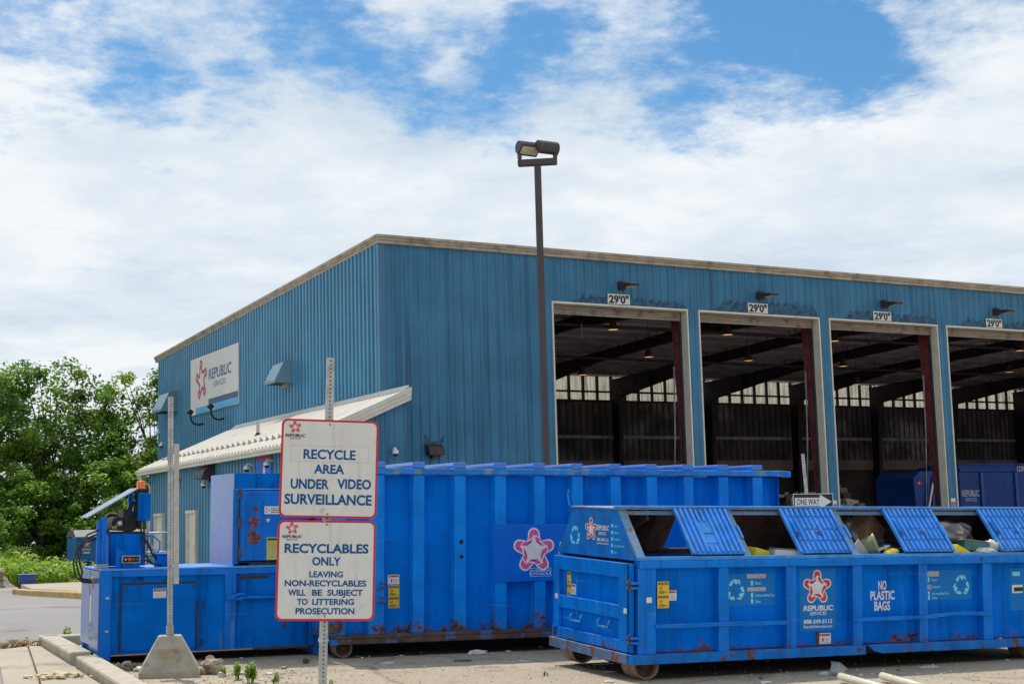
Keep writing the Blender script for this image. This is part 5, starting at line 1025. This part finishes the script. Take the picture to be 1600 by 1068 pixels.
# decals on the side
mb = MB(); caution(mb, .326, .471, .780, 1.068, -.004-.0005); mb.build('warning_decal', t, normals=False)
mb = MB(); warning(mb, .474, .625, .850, .961, .0965); mb.build('warning_decal', t, normals=False); MB().box(.19, .255, -.004, -.001, .84, .90, 'ink_white').build('reflector', t)
ys_ = .0975
def panel(x0, x1, z0, z1, m='decal_blue'): mb.box(x0, x1, ys_, ys_+.002, z0, z1, m)
mb = MB(); panel(1.25, 1.93, .77, 1.13); recycle_mark(mb, (0, ys_-.001, 0), X_, Z_, 1.392, .955, .125, (0, 0, 0), 'cyan_pale'); mb.box(1.545, 1.80, ys_-.004, ys_-.001, 1.075, 1.125, 'tape_grey'); mb.box(1.545, 1.80, ys_-.004, ys_-.001, .93, .975, 'tape_grey')
for s, x1, z in (('Plastic', 1.74, 1.005), ('Aluminum/Metal Cans', 1.92, .868), ('Glass', 1.73, .80)): mb.text(s, (0, ys_-.001, 0), X_, Z_, 1.655, x1, z, z+.032, 'cyan_pale', .015); mb.box(1.60, 1.63, ys_-.001, ys_-.0005, z-.01, z+.045, 'cyan_pale')
mb.build('recycling_decal', t, normals=False)
mb = MB(); panel(2.26, 2.77, .46, 1.17); emblem(mb, (0, ys_-.0008, 0), X_, Z_, 2.51, .955, .20, (0, -.0008, 0), 'brand_red', 'ink_white'); mb.text('REPUBLIC', (0, ys_-.001, 0), X_, Z_, 2.315, 2.725, .693, .750, 'ink_white', .035, shear=.15); mb.text('SERVICES', (0, ys_-.001, 0), X_, Z_, 2.405, 2.635, .640, .678, 'ink_white', .01, shear=.1); mb.text('888-249-5112', (0, ys_-.001, 0), X_, Z_, 2.315, 2.715, .545, .590, 'ink_white', .03, shear=.1); mb.text('RepublicServices.com', (0, ys_-.001, 0), X_, Z_, 2.315, 2.715, .495, .525, 'ink_white', .02, shear=.1); mb.build('brand_decal', t, normals=False)
mb = MB(); warning(mb, 2.525, 2.693, .307, .429, .094); mb.box(2.49, 2.53, .09, .0985, .295, .45, 'rust'); mb.build('warning_decal', t, normals=False)
mb = MB()
for s, x0, x1, z0, z1 in (('NO', 3.385, 3.505, .915, 1.015), ('PLASTIC', 3.268, 3.621, .797, .897), ('BAGS', 3.322, 3.553, .672, .776)): mb.text(s, (0, ys_-.001, 0), X_, Z_, x0, x1, z0, z1, 'ink_white', .03)
mb.build('stencil_lettering', t, normals=False)
mb = MB(); panel(4.06, 4.80, .77, 1.13); recycle_mark(mb, (0, ys_-.001, 0), X_, Z_, 4.635, .95, .125, (0, 0, 0), 'cyan_pale'); mb.box(4.05, 4.29, ys_-.004, ys_-.001, 1.055, 1.115, 'tape_grey'); mb.box(4.08, 4.17, ys_-.004, ys_-.001, .90, .955, 'tape_grey')
for s, x1, z in (('Plastic', 4.26, 1.0), ('Cardboard', 4.31, .915), ('Aluminum/Metal Cans', 4.44, .835), ('Glass', 4.26, .785)): mb.text(s, (0, ys_-.001, 0), X_, Z_, 4.18, x1, z, z+.030, 'cyan_pale', .015); mb.box(4.12, 4.15, ys_-.001, ys_-.0005, z-.01, z+.045, 'cyan_pale')
mb.build('recycling_decal', t, normals=False)
mb = MB(); panel(5.40, 5.84, .62, 1.13); mb.box(5.44, 5.56, ys_-.004, ys_-.001, 1.04, 1.09, 'cyan_pale'); mb.box(5.43, 5.60, ys_-.004, ys_-.001, .83, .93, 'ink_white'); mb.box(5.46, 5.60, ys_-.006, ys_-.0045, .85, .90, 'ink_black'); mb.build('torn_decal', t)
MB().cyl((4.85, -.026, 1.262), (4.85, -.036, 1.262), .015, 'rust', 10).build('bolt', t)
# ---------------------------------------------------------------- what lies in the bin
def item(name, label, cat, mb, bev=0.0, group=None, normals=True):
    o = mb.build(name, None, bev=bev, world=NM, normals=normals); return tag(o, label, cat, group)
mb = MB(); rnd = random.Random(21)
for i in range(150):
    x, y = .3+rnd.random()*5.7, .2+rnd.random()*1.6; s_ = .05+.12*rnd.random(); z = 1.10+.10*rnd.random()-(.35 if x < 1.5 else 0)
    mb.T = Matrix.Translation((x, y, z)) @ Matrix.Rotation(rnd.random()*6.3, 4, 'Z') @ Matrix.Rotation(rnd.random()*1.2, 4, 'X'); mb.box(-s_, s_, -s_*.7, s_*.7, -s_*.1, s_*.12, rnd.choice(('cardboard', 'cardboard', 'paper', 'waste_mix', 'waste_mix', 'tape_grey', 'steel_dark')))
mb.T = Matrix.Identity(4); mb.box(.2, 6.0, .12, 1.88, .35, .72, 'waste_mix'); mb.box(1.5, 6.0, .12, 1.88, .721, 1.08, 'waste_mix'); o = mb.build('mixed_recyclables', world=NM, normals=False); kind(o, 'stuff')
mb = MB(); T = Matrix.Translation((3.26, .36, 1.35)) @ Matrix.Rotation(RAD(-40), 4, 'Z') @ Matrix.Rotation(RAD(70), 4, 'Y') @ Matrix.Diagonal((.88, .88, .95, 1)); mb.T = T; mb.lathe([(.0, 0), (.10, 0), (.105, .02), (.15, .26), (.165, .265), (.165, .285), (.148, .285), (.10, .03), (0, .03)], (0, 0, 0), 'olive_pail', 28); item('plastic_pail', 'olive green plastic pail tipped on its side in the third bin opening', 'bucket', mb)
mb = MB(); mb.T = Matrix.Translation((3.16, .16, 1.32)) @ Matrix.Rotation(RAD(40), 4, 'Y') @ Matrix.Rotation(RAD(15), 4, 'Z'); mb.box(-.16, .20, -.006, .006, -.14, .12, 'tape_grey'); item('grey_board', 'grey flat board leaning beside the olive pail', 'board', mb)
mb = MB(); mb.blob((4.80, .56, 1.54), (.36, .25, .17), 'black_bag', .16, 2.2, 4, 1, True); mb.box(4.76, 4.86, .30, .304, 1.56, 1.585, 'tag_lime'); item('plastic_sack', 'shiny black plastic sack in the rightmost visible opening', 'bag', mb)
mb = MB(); mb.T = Matrix.Translation((4.86, .22, 1.39)) @ Matrix.Rotation(RAD(6), 4, 'Y') @ Matrix.Rotation(RAD(-12), 4, 'X'); mb.box(-.16, .24, -.12, .12, -.06, .06, 'teal'); mb.box(-.17, .25, -.125, .125, .062, .075, 'cardboard'); item('teal_carton', 'teal carton with brown top in front of the black sack', 'box', mb, .008)
mb = MB(); mb.blob((5.02, .12, 1.345), (.19, .09, .055), 'white_bag', .22, 3, 3, 4); mb.blob((5.20, .17, 1.40), (.12, .10, .09), 'white_bag', .2, 2.6, 3, 6, True); item('white_plastic_bag', 'crumpled white plastic bag beside the teal carton', 'bag', mb)
mb = MB(); mb.T = Matrix.Translation((4.62, .12, 1.36)) @ Matrix.Rotation(RAD(25), 4, 'Y'); mb.box(-.08, .16, -.05, .05, -.05, .05, 'tag_yellow_bright'); item('yellow_packet', 'bright yellow packet beside the teal carton', 'packet', mb, .008)
mb = MB(); mb.T = Matrix.Translation((1.80, .26, 1.35)) @ Matrix.Rotation(RAD(12), 4, 'Y') @ Matrix.Rotation(RAD(20), 4, 'Z'); mb.box(-.13, .13, -.08, .08, -.10, .05, 'tag_yellow_bright'); item('yellow_carton', 'yellow carton low in the second bin opening', 'box', mb, .01)
mb = MB(); mb.T = Matrix.Translation((2.16, .24, 1.33)) @ Matrix.Rotation(RAD(4), 4, 'Y') @ Matrix.Rotation(RAD(-12), 4, 'Z'); mb.box(-.16, .2, -.10, .10, -.06, .055, 'paper'); mb.box(-.165, .205, -.105, .105, .057, .07, 'cardboard'); item('paper_box', 'pale paper box half hidden by the second lid', 'box', mb, .006)
mb = MB(); mb.T = Matrix.Translation((3.66, .66, 1.40)) @ Matrix.Rotation(RAD(14), 4, 'X') @ Matrix.Rotation(RAD(-10), 4, 'Y'); mb.box(-.20, .18, -.12, .12, -.09, .08, 'decal_blue_grey'); item('blue_grey_crate', 'blue grey crate lying behind the olive pail', 'crate', mb, .015)
mb = MB(); mb.blob((3.40, .85, 1.52), (.20, .22, .26), 'black_bag', .25, 2.6, 3, 9); item('dark_bundle', 'dark crumpled bundle behind the crate in the third opening', 'bag', mb)
mb = MB(); mb.T = Matrix.Translation((3.74, .80, 1.52)) @ Matrix.Rotation(RAD(22), 4, 'Z') @ Matrix.Rotation(RAD(30), 4, 'Y'); mb.box(-.18, .18, -.14, .14, -.2, .2, 'cardboard'); item('cardboard_box', 'brown cardboard box standing at the back of the third opening', 'box', mb, .006)
mb = MB(); mb.T = Matrix.Translation((3.52, .26, 1.375)) @ Matrix.Rotation(RAD(-18), 4, 'Z') @ Matrix.Rotation(RAD(-24), 4, 'Y'); mb.box(-.12, .12, -.09, .09, -.004, .004, 'paper'); item('white_sheet', 'crumpled pale sheet just behind the olive pail', 'paper', mb)
mb = MB(); mb.blob((3.66, .30, 1.385), (.10, .08, .045), 'dark_cloth', .3, 2.4, 3, 8); item('dark_rag', 'dark blue rag right of the olive pail', 'cloth', mb)
mb = MB(); mb.T = Matrix.Translation((2.05, .5, 1.33)) @ Matrix.Rotation(RAD(30), 4, 'Z') @ Matrix.Rotation(RAD(12), 4, 'X'); mb.box(-.2, .2, -.15, .15, -.02, .02, 'cardboard'); item('flattened_carton', 'flattened brown carton deep in the second opening', 'box', mb)
mb = MB(); mb.T = Matrix.Translation((3.62, .16, 1.33)); mb.blob((0, 0, 0), (.12, .08, .07), 'tag_yellow', .2, 3, 2, 2); item('yellow_wrapper', 'small yellow wrapper right of the olive pail', 'wrapper', mb)
# ---------------------------------------------------------------- across the road: bin on a trailer, wheeled bin, heap
FM = Matrix.Translation((-19.1, 63.0, .0)) @ Matrix.Rotation(RAD(27), 4, 'Z')
t = thing('recycling_bin', 'distant blue recycling bin with dark sloping top on a rusty trailer', 'container', FM)
mb = MB(); mb.box(0, 7.0, 0, 2.2, .62, 1.66, 'bin_blue_far'); 
for i in range(5): mb.box(1.2+1.5*i, 1.32+1.5*i, -.05, -.001, .62, 1.6, 'bin_blue_far')
mb.box(-.02, 7.0, -.07, -.0, 1.60, 1.70, 'bin_blue_far'); mb.build('body_shell', t)
mb = MB(); mb.prism([(-.05, 1.70), (2.25, 1.70), (1.75, 2.0), (.5, 2.0)], (-.03, 0, 0), Y_, Z_, (7.05, 0, 0), 'tarp'); mb.build('hood', t)
mb = MB()
for x in (.45, 1.75, 3.4):
    emblem(mb, (0, -.055, 0), X_, Z_, x, 1.40, .17, (0, -.003, 0), 'brand_red', 'ink_white'); mb.text('REPUBLIC', (0, -.06, 0), X_, Z_, x-.2, x+.2, 1.12, 1.20, 'ink_white', .03); mb.box(x-.15, x+.15, -.06, -.055, .98, 1.05, 'ink_white')
mb.box(4.2, 4.35, -.06, -.055, 1.3, 1.55, 'tag_yellow'); mb.build('decal', t, normals=False)
mb = MB(); mb.box(-.5, 7.4, .05, .2, .34, .60, 'rail_rust'); mb.box(-.5, 7.4, 2.0, 2.15, .34, .60, 'rail_rust')
for i in range(11): mb.box(-.4+.75*i, -.25+.75*i, .0, 2.2, .40, .52, 'rust')
mb.build('trailer_deck', t)
for x in (2.6, 3.7, 6.3):
    for y in (.1, 1.8): MB().cyl((x, y, .33), (x, y+.28, .33), .33, 'rubber', 18).build('wheel', t)
bx_, by_ = -16.0, 47.6
t = thing('wheeled_bin', 'small dark blue wheeled bin standing before the weeds', 'bin', Matrix.Translation((bx_, by_, gz(bx_, by_)+.01)) @ Matrix.Rotation(RAD(18), 4, 'Z'))
mb = MB(); mb.hexa([(-.20, -.22, .03), (.20, -.22, .03), (.20, .22, .03), (-.20, .22, .03), (-.27, -.28, .42), (.27, -.28, .42), (.27, .28, .42), (-.27, .28, .42)], 'truck_rib'); mb.build('body', t, bev=.02)
MB().box(-.29, .29, -.31, .31, .421, .46, 'truck_rib').build('rim', t, bev=.012); MB().box(-.33, -.291, -.26, .26, .06, .45, 'black_metal').build('lid', t, bev=.01)
for y in (-.2, .2): MB().cyl((-.22, y-.03, .07), (-.22, y+.03, .07), .07, 'rubber', 12).build('wheel', t)
mb = MB(); mb.blob((-19.6, 49.6, .05), (2.6, 1.6, .95), 'gravel', .16, 2.2, 4, 5); o = mb.build('gravel_heap', normals=True); kind(o, 'stuff')
rnd = random.Random(31); mb = MB()
for i in range(14): mb.blob((-13.6+rnd.random()*3.2, 50.2+rnd.random()*2, .1), (.3+rnd.random()*.3,)*2+(.2+.2*rnd.random(),), 'concrete', .2, 2, 1, i)
kind(mb.build('rubble', normals=False), 'stuff')
# ---------------------------------------------------------------- trees
def tree_mesh(name, seed, H, R, nclump, leafs, mats, leaf=(.16, .30), trunk_r=.16, low=.15, dead=False):
    rnd = random.Random(seed); tr = MB(); th = H*.5; P0 = Vector((0, 0, -.3)); pts = [P0]
    for i in range(1, 6): pts.append(Vector(((rnd.random()-.5)*.35*i*.4, (rnd.random()-.5)*.35*i*.4, th*i/5)))
    tr.tube(pts, [trunk_r*(1.15-.16*i) for i in range(6)], 'bark', 8); cl = []
    for i in range(nclump):
        a = rnd.random()*2*pi; zz = low+(1-low)*rnd.random(); prof = (math.sin(min(1, (zz-low*.6)/(1.06-low*.6))*pi)**.55)
        rr = R*prof*(.35+.70*math.sqrt(rnd.random()))*(1.3 if rnd.random() < .12 else 1)*(1+.5*noise.noise(Vector((cos(a)*1.3, sin(a)*1.3, zz*3+seed))))
        cl.append(Vector((cos(a)*rr, sin(a)*rr, zz*H)))
    for i, c in enumerate(cl):
        if i % 3 == 0:
            b = pts[min(5, max(1, int(5*min(1, c.z/H*1.1))))]; mid = (b+c)/2+Vector((0, 0, -.12*R*rnd.random())); tr.tube([b*.98, mid, c], [trunk_r*.38, trunk_r*.24, trunk_r*.07], 'dead_wood' if dead and i % 2 == 0 else 'bark', 5, False)
    lf = MB()
    for c in cl:
        cr = (.28+.60*rnd.random()**1.3)*R*.27; n = int(leafs*(.6+.8*rnd.random())); tone = rnd.random(); m0 = mats[0] if tone < .55 else mats[1]; m1 = mats[1] if tone < .55 else mats[2]
        for j in range(n):
            v = Vector((rnd.gauss(0, 1), rnd.gauss(0, 1), rnd.gauss(0, .8))); v = v.normalized()*cr*(rnd.random()**.42)*1.2; v.z *= .8; p = c+v
            s_ = leaf[0]+(leaf[1]-leaf[0])*rnd.random(); d = Vector((rnd.gauss(0, 1), rnd.gauss(0, 1), rnd.gauss(-.2, .7))).normalized(); u = Vector((rnd.gauss(0, .5), rnd.gauss(0, .5), 1)).normalized(); w = d.cross(u).normalized()*s_*.32
            lf.poly([p, p+d*s_*.5+w, p+d*s_, p+d*s_*.5-w], m0 if rnd.random() < .75 else m1)
    return tr, lf
KINDS = {}
def tree(kindn, x, y, s, rz, name, label, cat, group, spec):
    g = gz(x, y)
    if kindn not in KINDS:
        o = thing(name, label, cat, None, group); tr, lf = tree_mesh(kindn, *spec); tr.build('trunk', o, normals=False); lf.build('crown', o, normals=False); KINDS[kindn] = o
    else: o = copy_tree(KINDS[kindn]); tag(o, label, cat, group)
    o.matrix_world = Matrix.Translation((x, y, g)) @ Matrix.Rotation(RAD(rz), 4, 'Z') @ Matrix.Diagonal((s, s, s, 1)); return o
TG = 'trees behind the depot'
sA = (3, 10.2, 4.0, 120, 190, ('leaf_dark', 'leaf_mid', 'leaf_light'), (.15, .28)); sB = (8, 9.6, 3.3, 100, 175, ('leaf_dark', 'leaf_mid', 'leaf_mid'), (.15, .27)); sC = (14, 5.4, 2.7, 80, 150, ('leaf_mid', 'leaf_mid', 'leaf_light'), (.14, .27), .09, .05)
sD = (22, 9.4, 3.0, 55, 55, ('leaf_dark', 'leaf_mid', 'leaf_mid'), (.16, .28), .15, .3, True)
for kk, x, y, s, rz, lab in (('A', -23.6, 74, 1.0, 0, 'tall dark green tree with a broad crown, highest at the left'), ('B', -27.6, 75, 1.05, 40, 'tall green tree cut by the left edge of the picture'), ('D', -21.6, 73.0, .98, 0, 'thin crowned tree with pale bare branches showing'),
                             ('A', -19.0, 76, .98, 130, 'tall tree with slanting upper branches left of the depot corner'), ('B', -16.4, 79, .93, 200, 'green tree half hidden by the depot corner'), ('B', -31.5, 79, 1.0, 300, 'dark tree furthest to the left behind the others'), ('A', -12.5, 84, .95, 60, 'tree standing behind the depot side wall')):
    tree(kk, x, y, s, rz, 'tree', lab, 'tree', TG, {'A': sA, 'B': sB, 'D': sD}[kk])
SG = 'bushes below the trees'
for i, (x, y, s, rz, lab) in enumerate(((-25.4, 69.5, .98, 0, 'large light green bush at the far left edge'), (-22.4, 68.5, .86, 70, 'rounded green bush behind the distant blue bin'), (-19.6, 69.5, .95, 150, 'bright green bush above the hydraulic unit roof'), (-16.6, 72, 1.10, 220, 'tall light green bush against the annex gable'),
                                       (-22.2, 60.5, .50, 300, 'low yellow green bush on the bank beside the gravel heap'), (-28.5, 70, 1.1, 20, 'bush at the left edge under the dark trees'), (-18.0, 66.5, .62, 110, 'small green bush right of the distant blue bin'), (-20.6, 72, 1.15, 190, 'dark leafy bush between the two tall trees'))):
    tree('C', x, y, s, rz, 'bush', lab, 'bush', SG, sC)
# ---------------------------------------------------------------- small plants, stones and litter on the yard
def plant(x, y, h, n, lab, seed, leafy=True):
    rnd = random.Random(seed); t = thing('weed_plant', lab, 'plant', Matrix.Translation((x, y, gz(x, y))), 'weeds growing in the yard'); st = MB(); lf = MB()
    for i in range(n):
        a = rnd.random()*2*pi; hh = h*(.55+.45*rnd.random()); tip = Vector((cos(a)*h*.28*rnd.random(), sin(a)*h*.28*rnd.random(), hh)); b0 = Vector((cos(a)*.03, sin(a)*.03, 0)); st.tube([b0, (b0+tip)/2+Vector((0, 0, hh*.05)), tip], [.006, .005, .002], 'weed_green', 5)
        for j in range(26):
            q = .22+.78*j/26; p = b0.lerp(tip, q); c = rnd.random()*2*pi; L = h*(.22+.16*rnd.random())*(1.15-.5*q); d = Vector((cos(c), sin(c), .25+.7*rnd.random())).normalized(); w = d.cross(Z_).normalized()*L*.24
            lf.poly([p, p+d*L*.5+w, p+d*L, p+d*L*.5-w], 'weed_green' if rnd.random() < .6 else 'leaf_light')
    st.build('stem', t, normals=False); lf.build('foliage', t, normals=False)
plant(-6.36, 20.62, .24, 4, 'small green weed growing inside the kerb corner', 1)
plant(-2.93, 15.95, .22, 8, 'bright green weed at the bottom edge near the sign post', 2); plant(-3.12, 16.25, .19, 6, 'green weed just behind the bright weed near the sign post', 3); plant(-3.36, 16.62, .12, 4, 'short green weed beside the broken stone', 4); plant(-3.05, 16.62, .10, 3, 'tiny weed between the stone and the larger weeds', 5)
plant(-2.62, 15.75, .15, 4, 'tiny green weed cut by the bottom edge', 6); plant(.28, 16.55, .07, 3, 'tiny tuft of grass in front of the long container', 7); plant(-2.02, 15.7, .07, 3, 'tiny tuft right of the sign post', 8); plant(-4.40, 17.2, .07, 3, 'tiny tuft left of the concrete foot', 9)
weeds('dry_weeds', -6.75, 19.95, .35, .22, 60, .18, ('dry_weed', 'dry_weed'), 12); weeds('dry_weeds', -4.55, 17.3, .5, .25, 70, .07, ('dry_weed', 'dry_weed'), 13)
def lump(name, lab, cat, x, y, R, m, seed, amp=.25, fr=2.0, group=None, sub=2, smooth=False, dz=.0):
    mb = MB(T=Matrix.Translation((x, y, gz(x, y)+dz))); mb.blob((0, 0, R[2]*.8), R, m, amp, fr, sub, seed, smooth); return tag(mb.build(name, None), lab, cat, group)
lump('broken_stone', 'pale broken stone leaning against the concrete foot', 'stone', -3.53, 16.86, (.13, .10, .10), 'stone', 2, .28, 1.8, None, 3)
lump('broken_stone', 'smaller pale stone between the foot and the bigger stone', 'stone', -3.64, 16.78, (.06, .06, .05), 'stone', 5, .28, 1.8)
LG = 'litter on the yard'
for i, (x, y, r, m, nm, lab, ct) in enumerate((
    (-3.22, 16.75, (.11, .05, .035), 'paper', 'paper_scrap', 'white crumpled paper right of the broken stone', 'paper'), (-3.36, 16.5, (.06, .05, .05), 'clear_plastic', 'plastic_scrap', 'clear crumpled plastic below the broken stone', 'plastic'),
    (-4.62, 17.28, (.09, .07, .08), 'clear_plastic', 'plastic_bottle_scrap', 'clear crushed plastic by the kerb under the compactor corner', 'plastic'), (-4.42, 17.10, (.10, .07, .05), 'paper', 'paper_scrap', 'white paper beside the concrete foot', 'paper'),
    (-5.92, 20.0, (.14, .10, .03), 'paper', 'paper_scrap', 'white litter inside the kerb corner', 'paper'), (-5.75, 19.45, (.10, .06, .03), 'cyan', 'plastic_scrap', 'light blue litter inside the kerb corner', 'plastic'), (-7.35, 19.55, (.13, .07, .05), 'white_bag', 'plastic_bag_scrap', 'white plastic scrap on the road by the kerb end', 'plastic'),
    (-6.35, 18.75, (.09, .05, .025), 'paper', 'paper_scrap', 'white scrap in the middle of the pavement', 'paper'), (-5.50, 17.30, (.12, .04, .02), 'paper', 'paper_scrap', 'pale scrap at the gap in the kerb', 'paper'),
    (-2.80, 17.35, (.07, .05, .025), 'cardboard', 'cardboard_scrap', 'brown scrap on the sunlit strip left of the sign post', 'cardboard'), (-2.62, 17.95, (.06, .05, .05), 'rust', 'plastic_scrap', 'orange brown scrap in the shade left of the sign post', 'plastic'), (-2.86, 16.75, (.07, .04, .02), 'paper', 'paper_scrap', 'grey white scrap left of the sign post', 'paper'),
    (-1.62, 17.9, (.11, .05, .012), 'paper', 'paper_scrap', 'white flat paper under the long container left end', 'paper'), (-.72, 18.15, (.16, .07, .02), 'decal_blue_grey', 'plastic_scrap', 'grey blue flat scrap in front of the long container', 'plastic'), (.02, 18.1, (.14, .05, .012), 'paper', 'paper_scrap', 'white flat paper in front of the long container', 'paper'),
    (-.55, 18.95, (.15, .08, .05), 'paper', 'paper_scrap', 'pale litter in the dark under the long container', 'paper'), (.95, 15.95, (.08, .05, .015), 'paper', 'paper_scrap', 'white scrap in front of the bin end', 'paper'), (1.02, 16.9, (.1, .04, .012), 'paper', 'paper_scrap', 'white scrap beside the left roller of the bin', 'paper'),
    (2.62, 15.8, (.09, .04, .02), 'paper', 'paper_scrap', 'white twisted scrap under the bin front', 'paper'), (3.80, 16.5, (.03, .03, .015), 'paper', 'bottle_cap', 'white bottle cap under the recycling bin', 'cap'), (4.75, 17.2, (.20, .05, .03), 'clear_plastic', 'plastic_scrap', 'clear plastic strip in the shade under the bin', 'plastic'),
    (5.10, 15.4, (.05, .03, .03), 'bark', 'dark_clod', 'dark clod at the bottom right corner', 'clod'), (-5.6, 17.9, (.1, .04, .02), 'dry_weed', 'leaf_litter', 'brown dry leaves against the kerb', 'leaves'))):
    lump(nm, lab, ct, x, y, tuple(q*.72 for q in r), m, i, .3, 2.4, LG, 2, m in ('clear_plastic',))
rnd = random.Random(9); mb = MB()
for i in range(46): a = rnd.random()*6.3; r = rnd.random()**.6*.36; x, y = -5.02+cos(a)*r, 15.98+sin(a)*r*.6; mb.blob((x, y, gz(x, y)+.07+.04*(1-r/.36)), (.025+.02*rnd.random(),)*2+(.02,), 'popcorn', .3, 2, 1, i)
kind(mb.build('wood_chips', normals=False), 'stuff')
def scatter(name, boxes, n, s0, s1, mats, seed, flat=.5, F_=None):
    rnd = random.Random(seed); mb = MB()
    for i in range(n):
        x0, x1, y0, y1 = rnd.choice(boxes); p = Vector((x0+(x1-x0)*rnd.random(), y0+(y1-y0)*rnd.random(), 0)); p = (F_ @ p) if F_ else p; z = gz(p.x, p.y)+.004
        s_ = s0+(s1-s0)*rnd.random()**2; a = rnd.random()*6.3; q = [Vector((p.x+s_*cos(a+k*2.1)*(.6+.6*rnd.random()), p.y+s_*sin(a+k*2.1)*(.6+.6*rnd.random()), z)) for k in range(3)]; tp = Vector((p.x, p.y, z+s_*flat*(.5+rnd.random())))
        mb.add([*q, tp], [(0, 1, 3), (1, 2, 3), (2, 0, 3)], rnd.choice(mats))
    return kind(mb.build(name, normals=False), 'stuff')
scatter('loose_gravel', ((-4.5, 6.5, 15.2, 18.4), (-4.8, -2.0, 15.2, 17.6)), 1700, .006, .024, ('stone', 'stone', 'gravel', 'concrete', 'paper'), 3, .6)
scatter('loose_gravel', ((-6.6, -3.9, 13.5, 19.6),), 240, .005, .02, ('stone', 'gravel', 'dry_weed'), 5, .6)
scatter('litter_bits', ((.0, 6.6, -.55, .5), (.0, 6.6, -.2, .4)), 70, .015, .06, ('paper', 'paper', 'cardboard', 'white_bag', 'dry_weed', 'decal_blue_grey'), 7, .25, frame(-2.387, 18.459, 0, .383, 0, 0))
scatter('litter_bits', ((-.3, 2.9, -.45, .5), (-.45, -.1, -.3, 2.2), (-.9, .1, -.6, .2)), 130, .012, .05, ('paper', 'paper', 'clear_plastic', 'dry_weed', 'dry_weed', 'bark', 'cyan'), 8, .3, frame(-5.088, 17.768, 0, .460, 0, 0))
scatter('litter_bits', ((.2, 6.2, -1.0, .3),), 40, .012, .05, ('paper', 'paper', 'cardboard', 'bark'), 9, .25, frame(1.187, 15.953, 0, .42, 0, 0))
# a cut-open plastic cup box and the two pipes at the bottom right
t = thing('plastic_tub', 'clear square plastic tub lying on the asphalt before the bin', 'tub', Matrix.Translation((3.55, 16.55, gz(3.55, 16.55)+.055)) @ Matrix.Rotation(RAD(30), 4, 'Z') @ Matrix.Rotation(RAD(35), 4, 'Y'))
mb = MB(); mb.hexa([(-.05, -.05, -.05), (.05, -.05, -.05), (.05, .05, -.05), (-.05, .05, -.05), (-.065, -.065, .06), (.065, -.065, .06), (.065, .065, .06), (-.065, .065, .06)], 'clear_plastic'); mb.build('body', t, bev=.01); MB().box(-.072, .072, -.072, .072, .0605, .068, 'clear_plastic').build('rim', t)
lump('crushed_plastic', 'crushed clear plastic left of the square plastic tub', 'plastic', 3.38, 16.5, (.07, .05, .03), 'clear_plastic', 3, .3, 2, None, 2, True)
for (x, y), (x2, y2), lab in (((3.44, 15.88), (3.72, 14.8), 'cream plastic pipe end under the middle of the bin'), ((3.90, 15.93), (4.12, 14.9), 'cream plastic pipe end right of the other pipe')):
    d = Vector((x2-x, y2-y, 0)).normalized(); c = Vector((x, y, gz(x, y)+.065)); e = Vector((x2, y2, gz(x2, y2)+.045))
    mb = MB(); r0 = .040; mb.tube([c, e], r0, 'pvc', 20, False); mb.tube([c, c+d*.3], r0*.82, 'pvc', 20, False); n = 20
    o = tag(mb.build('plastic_pipe', None, normals=False), lab, 'pipe', 'pipes on the ground')
    s = o.modifiers.new('wall', 'SOLIDIFY'); s.thickness = .006; s.offset = -1
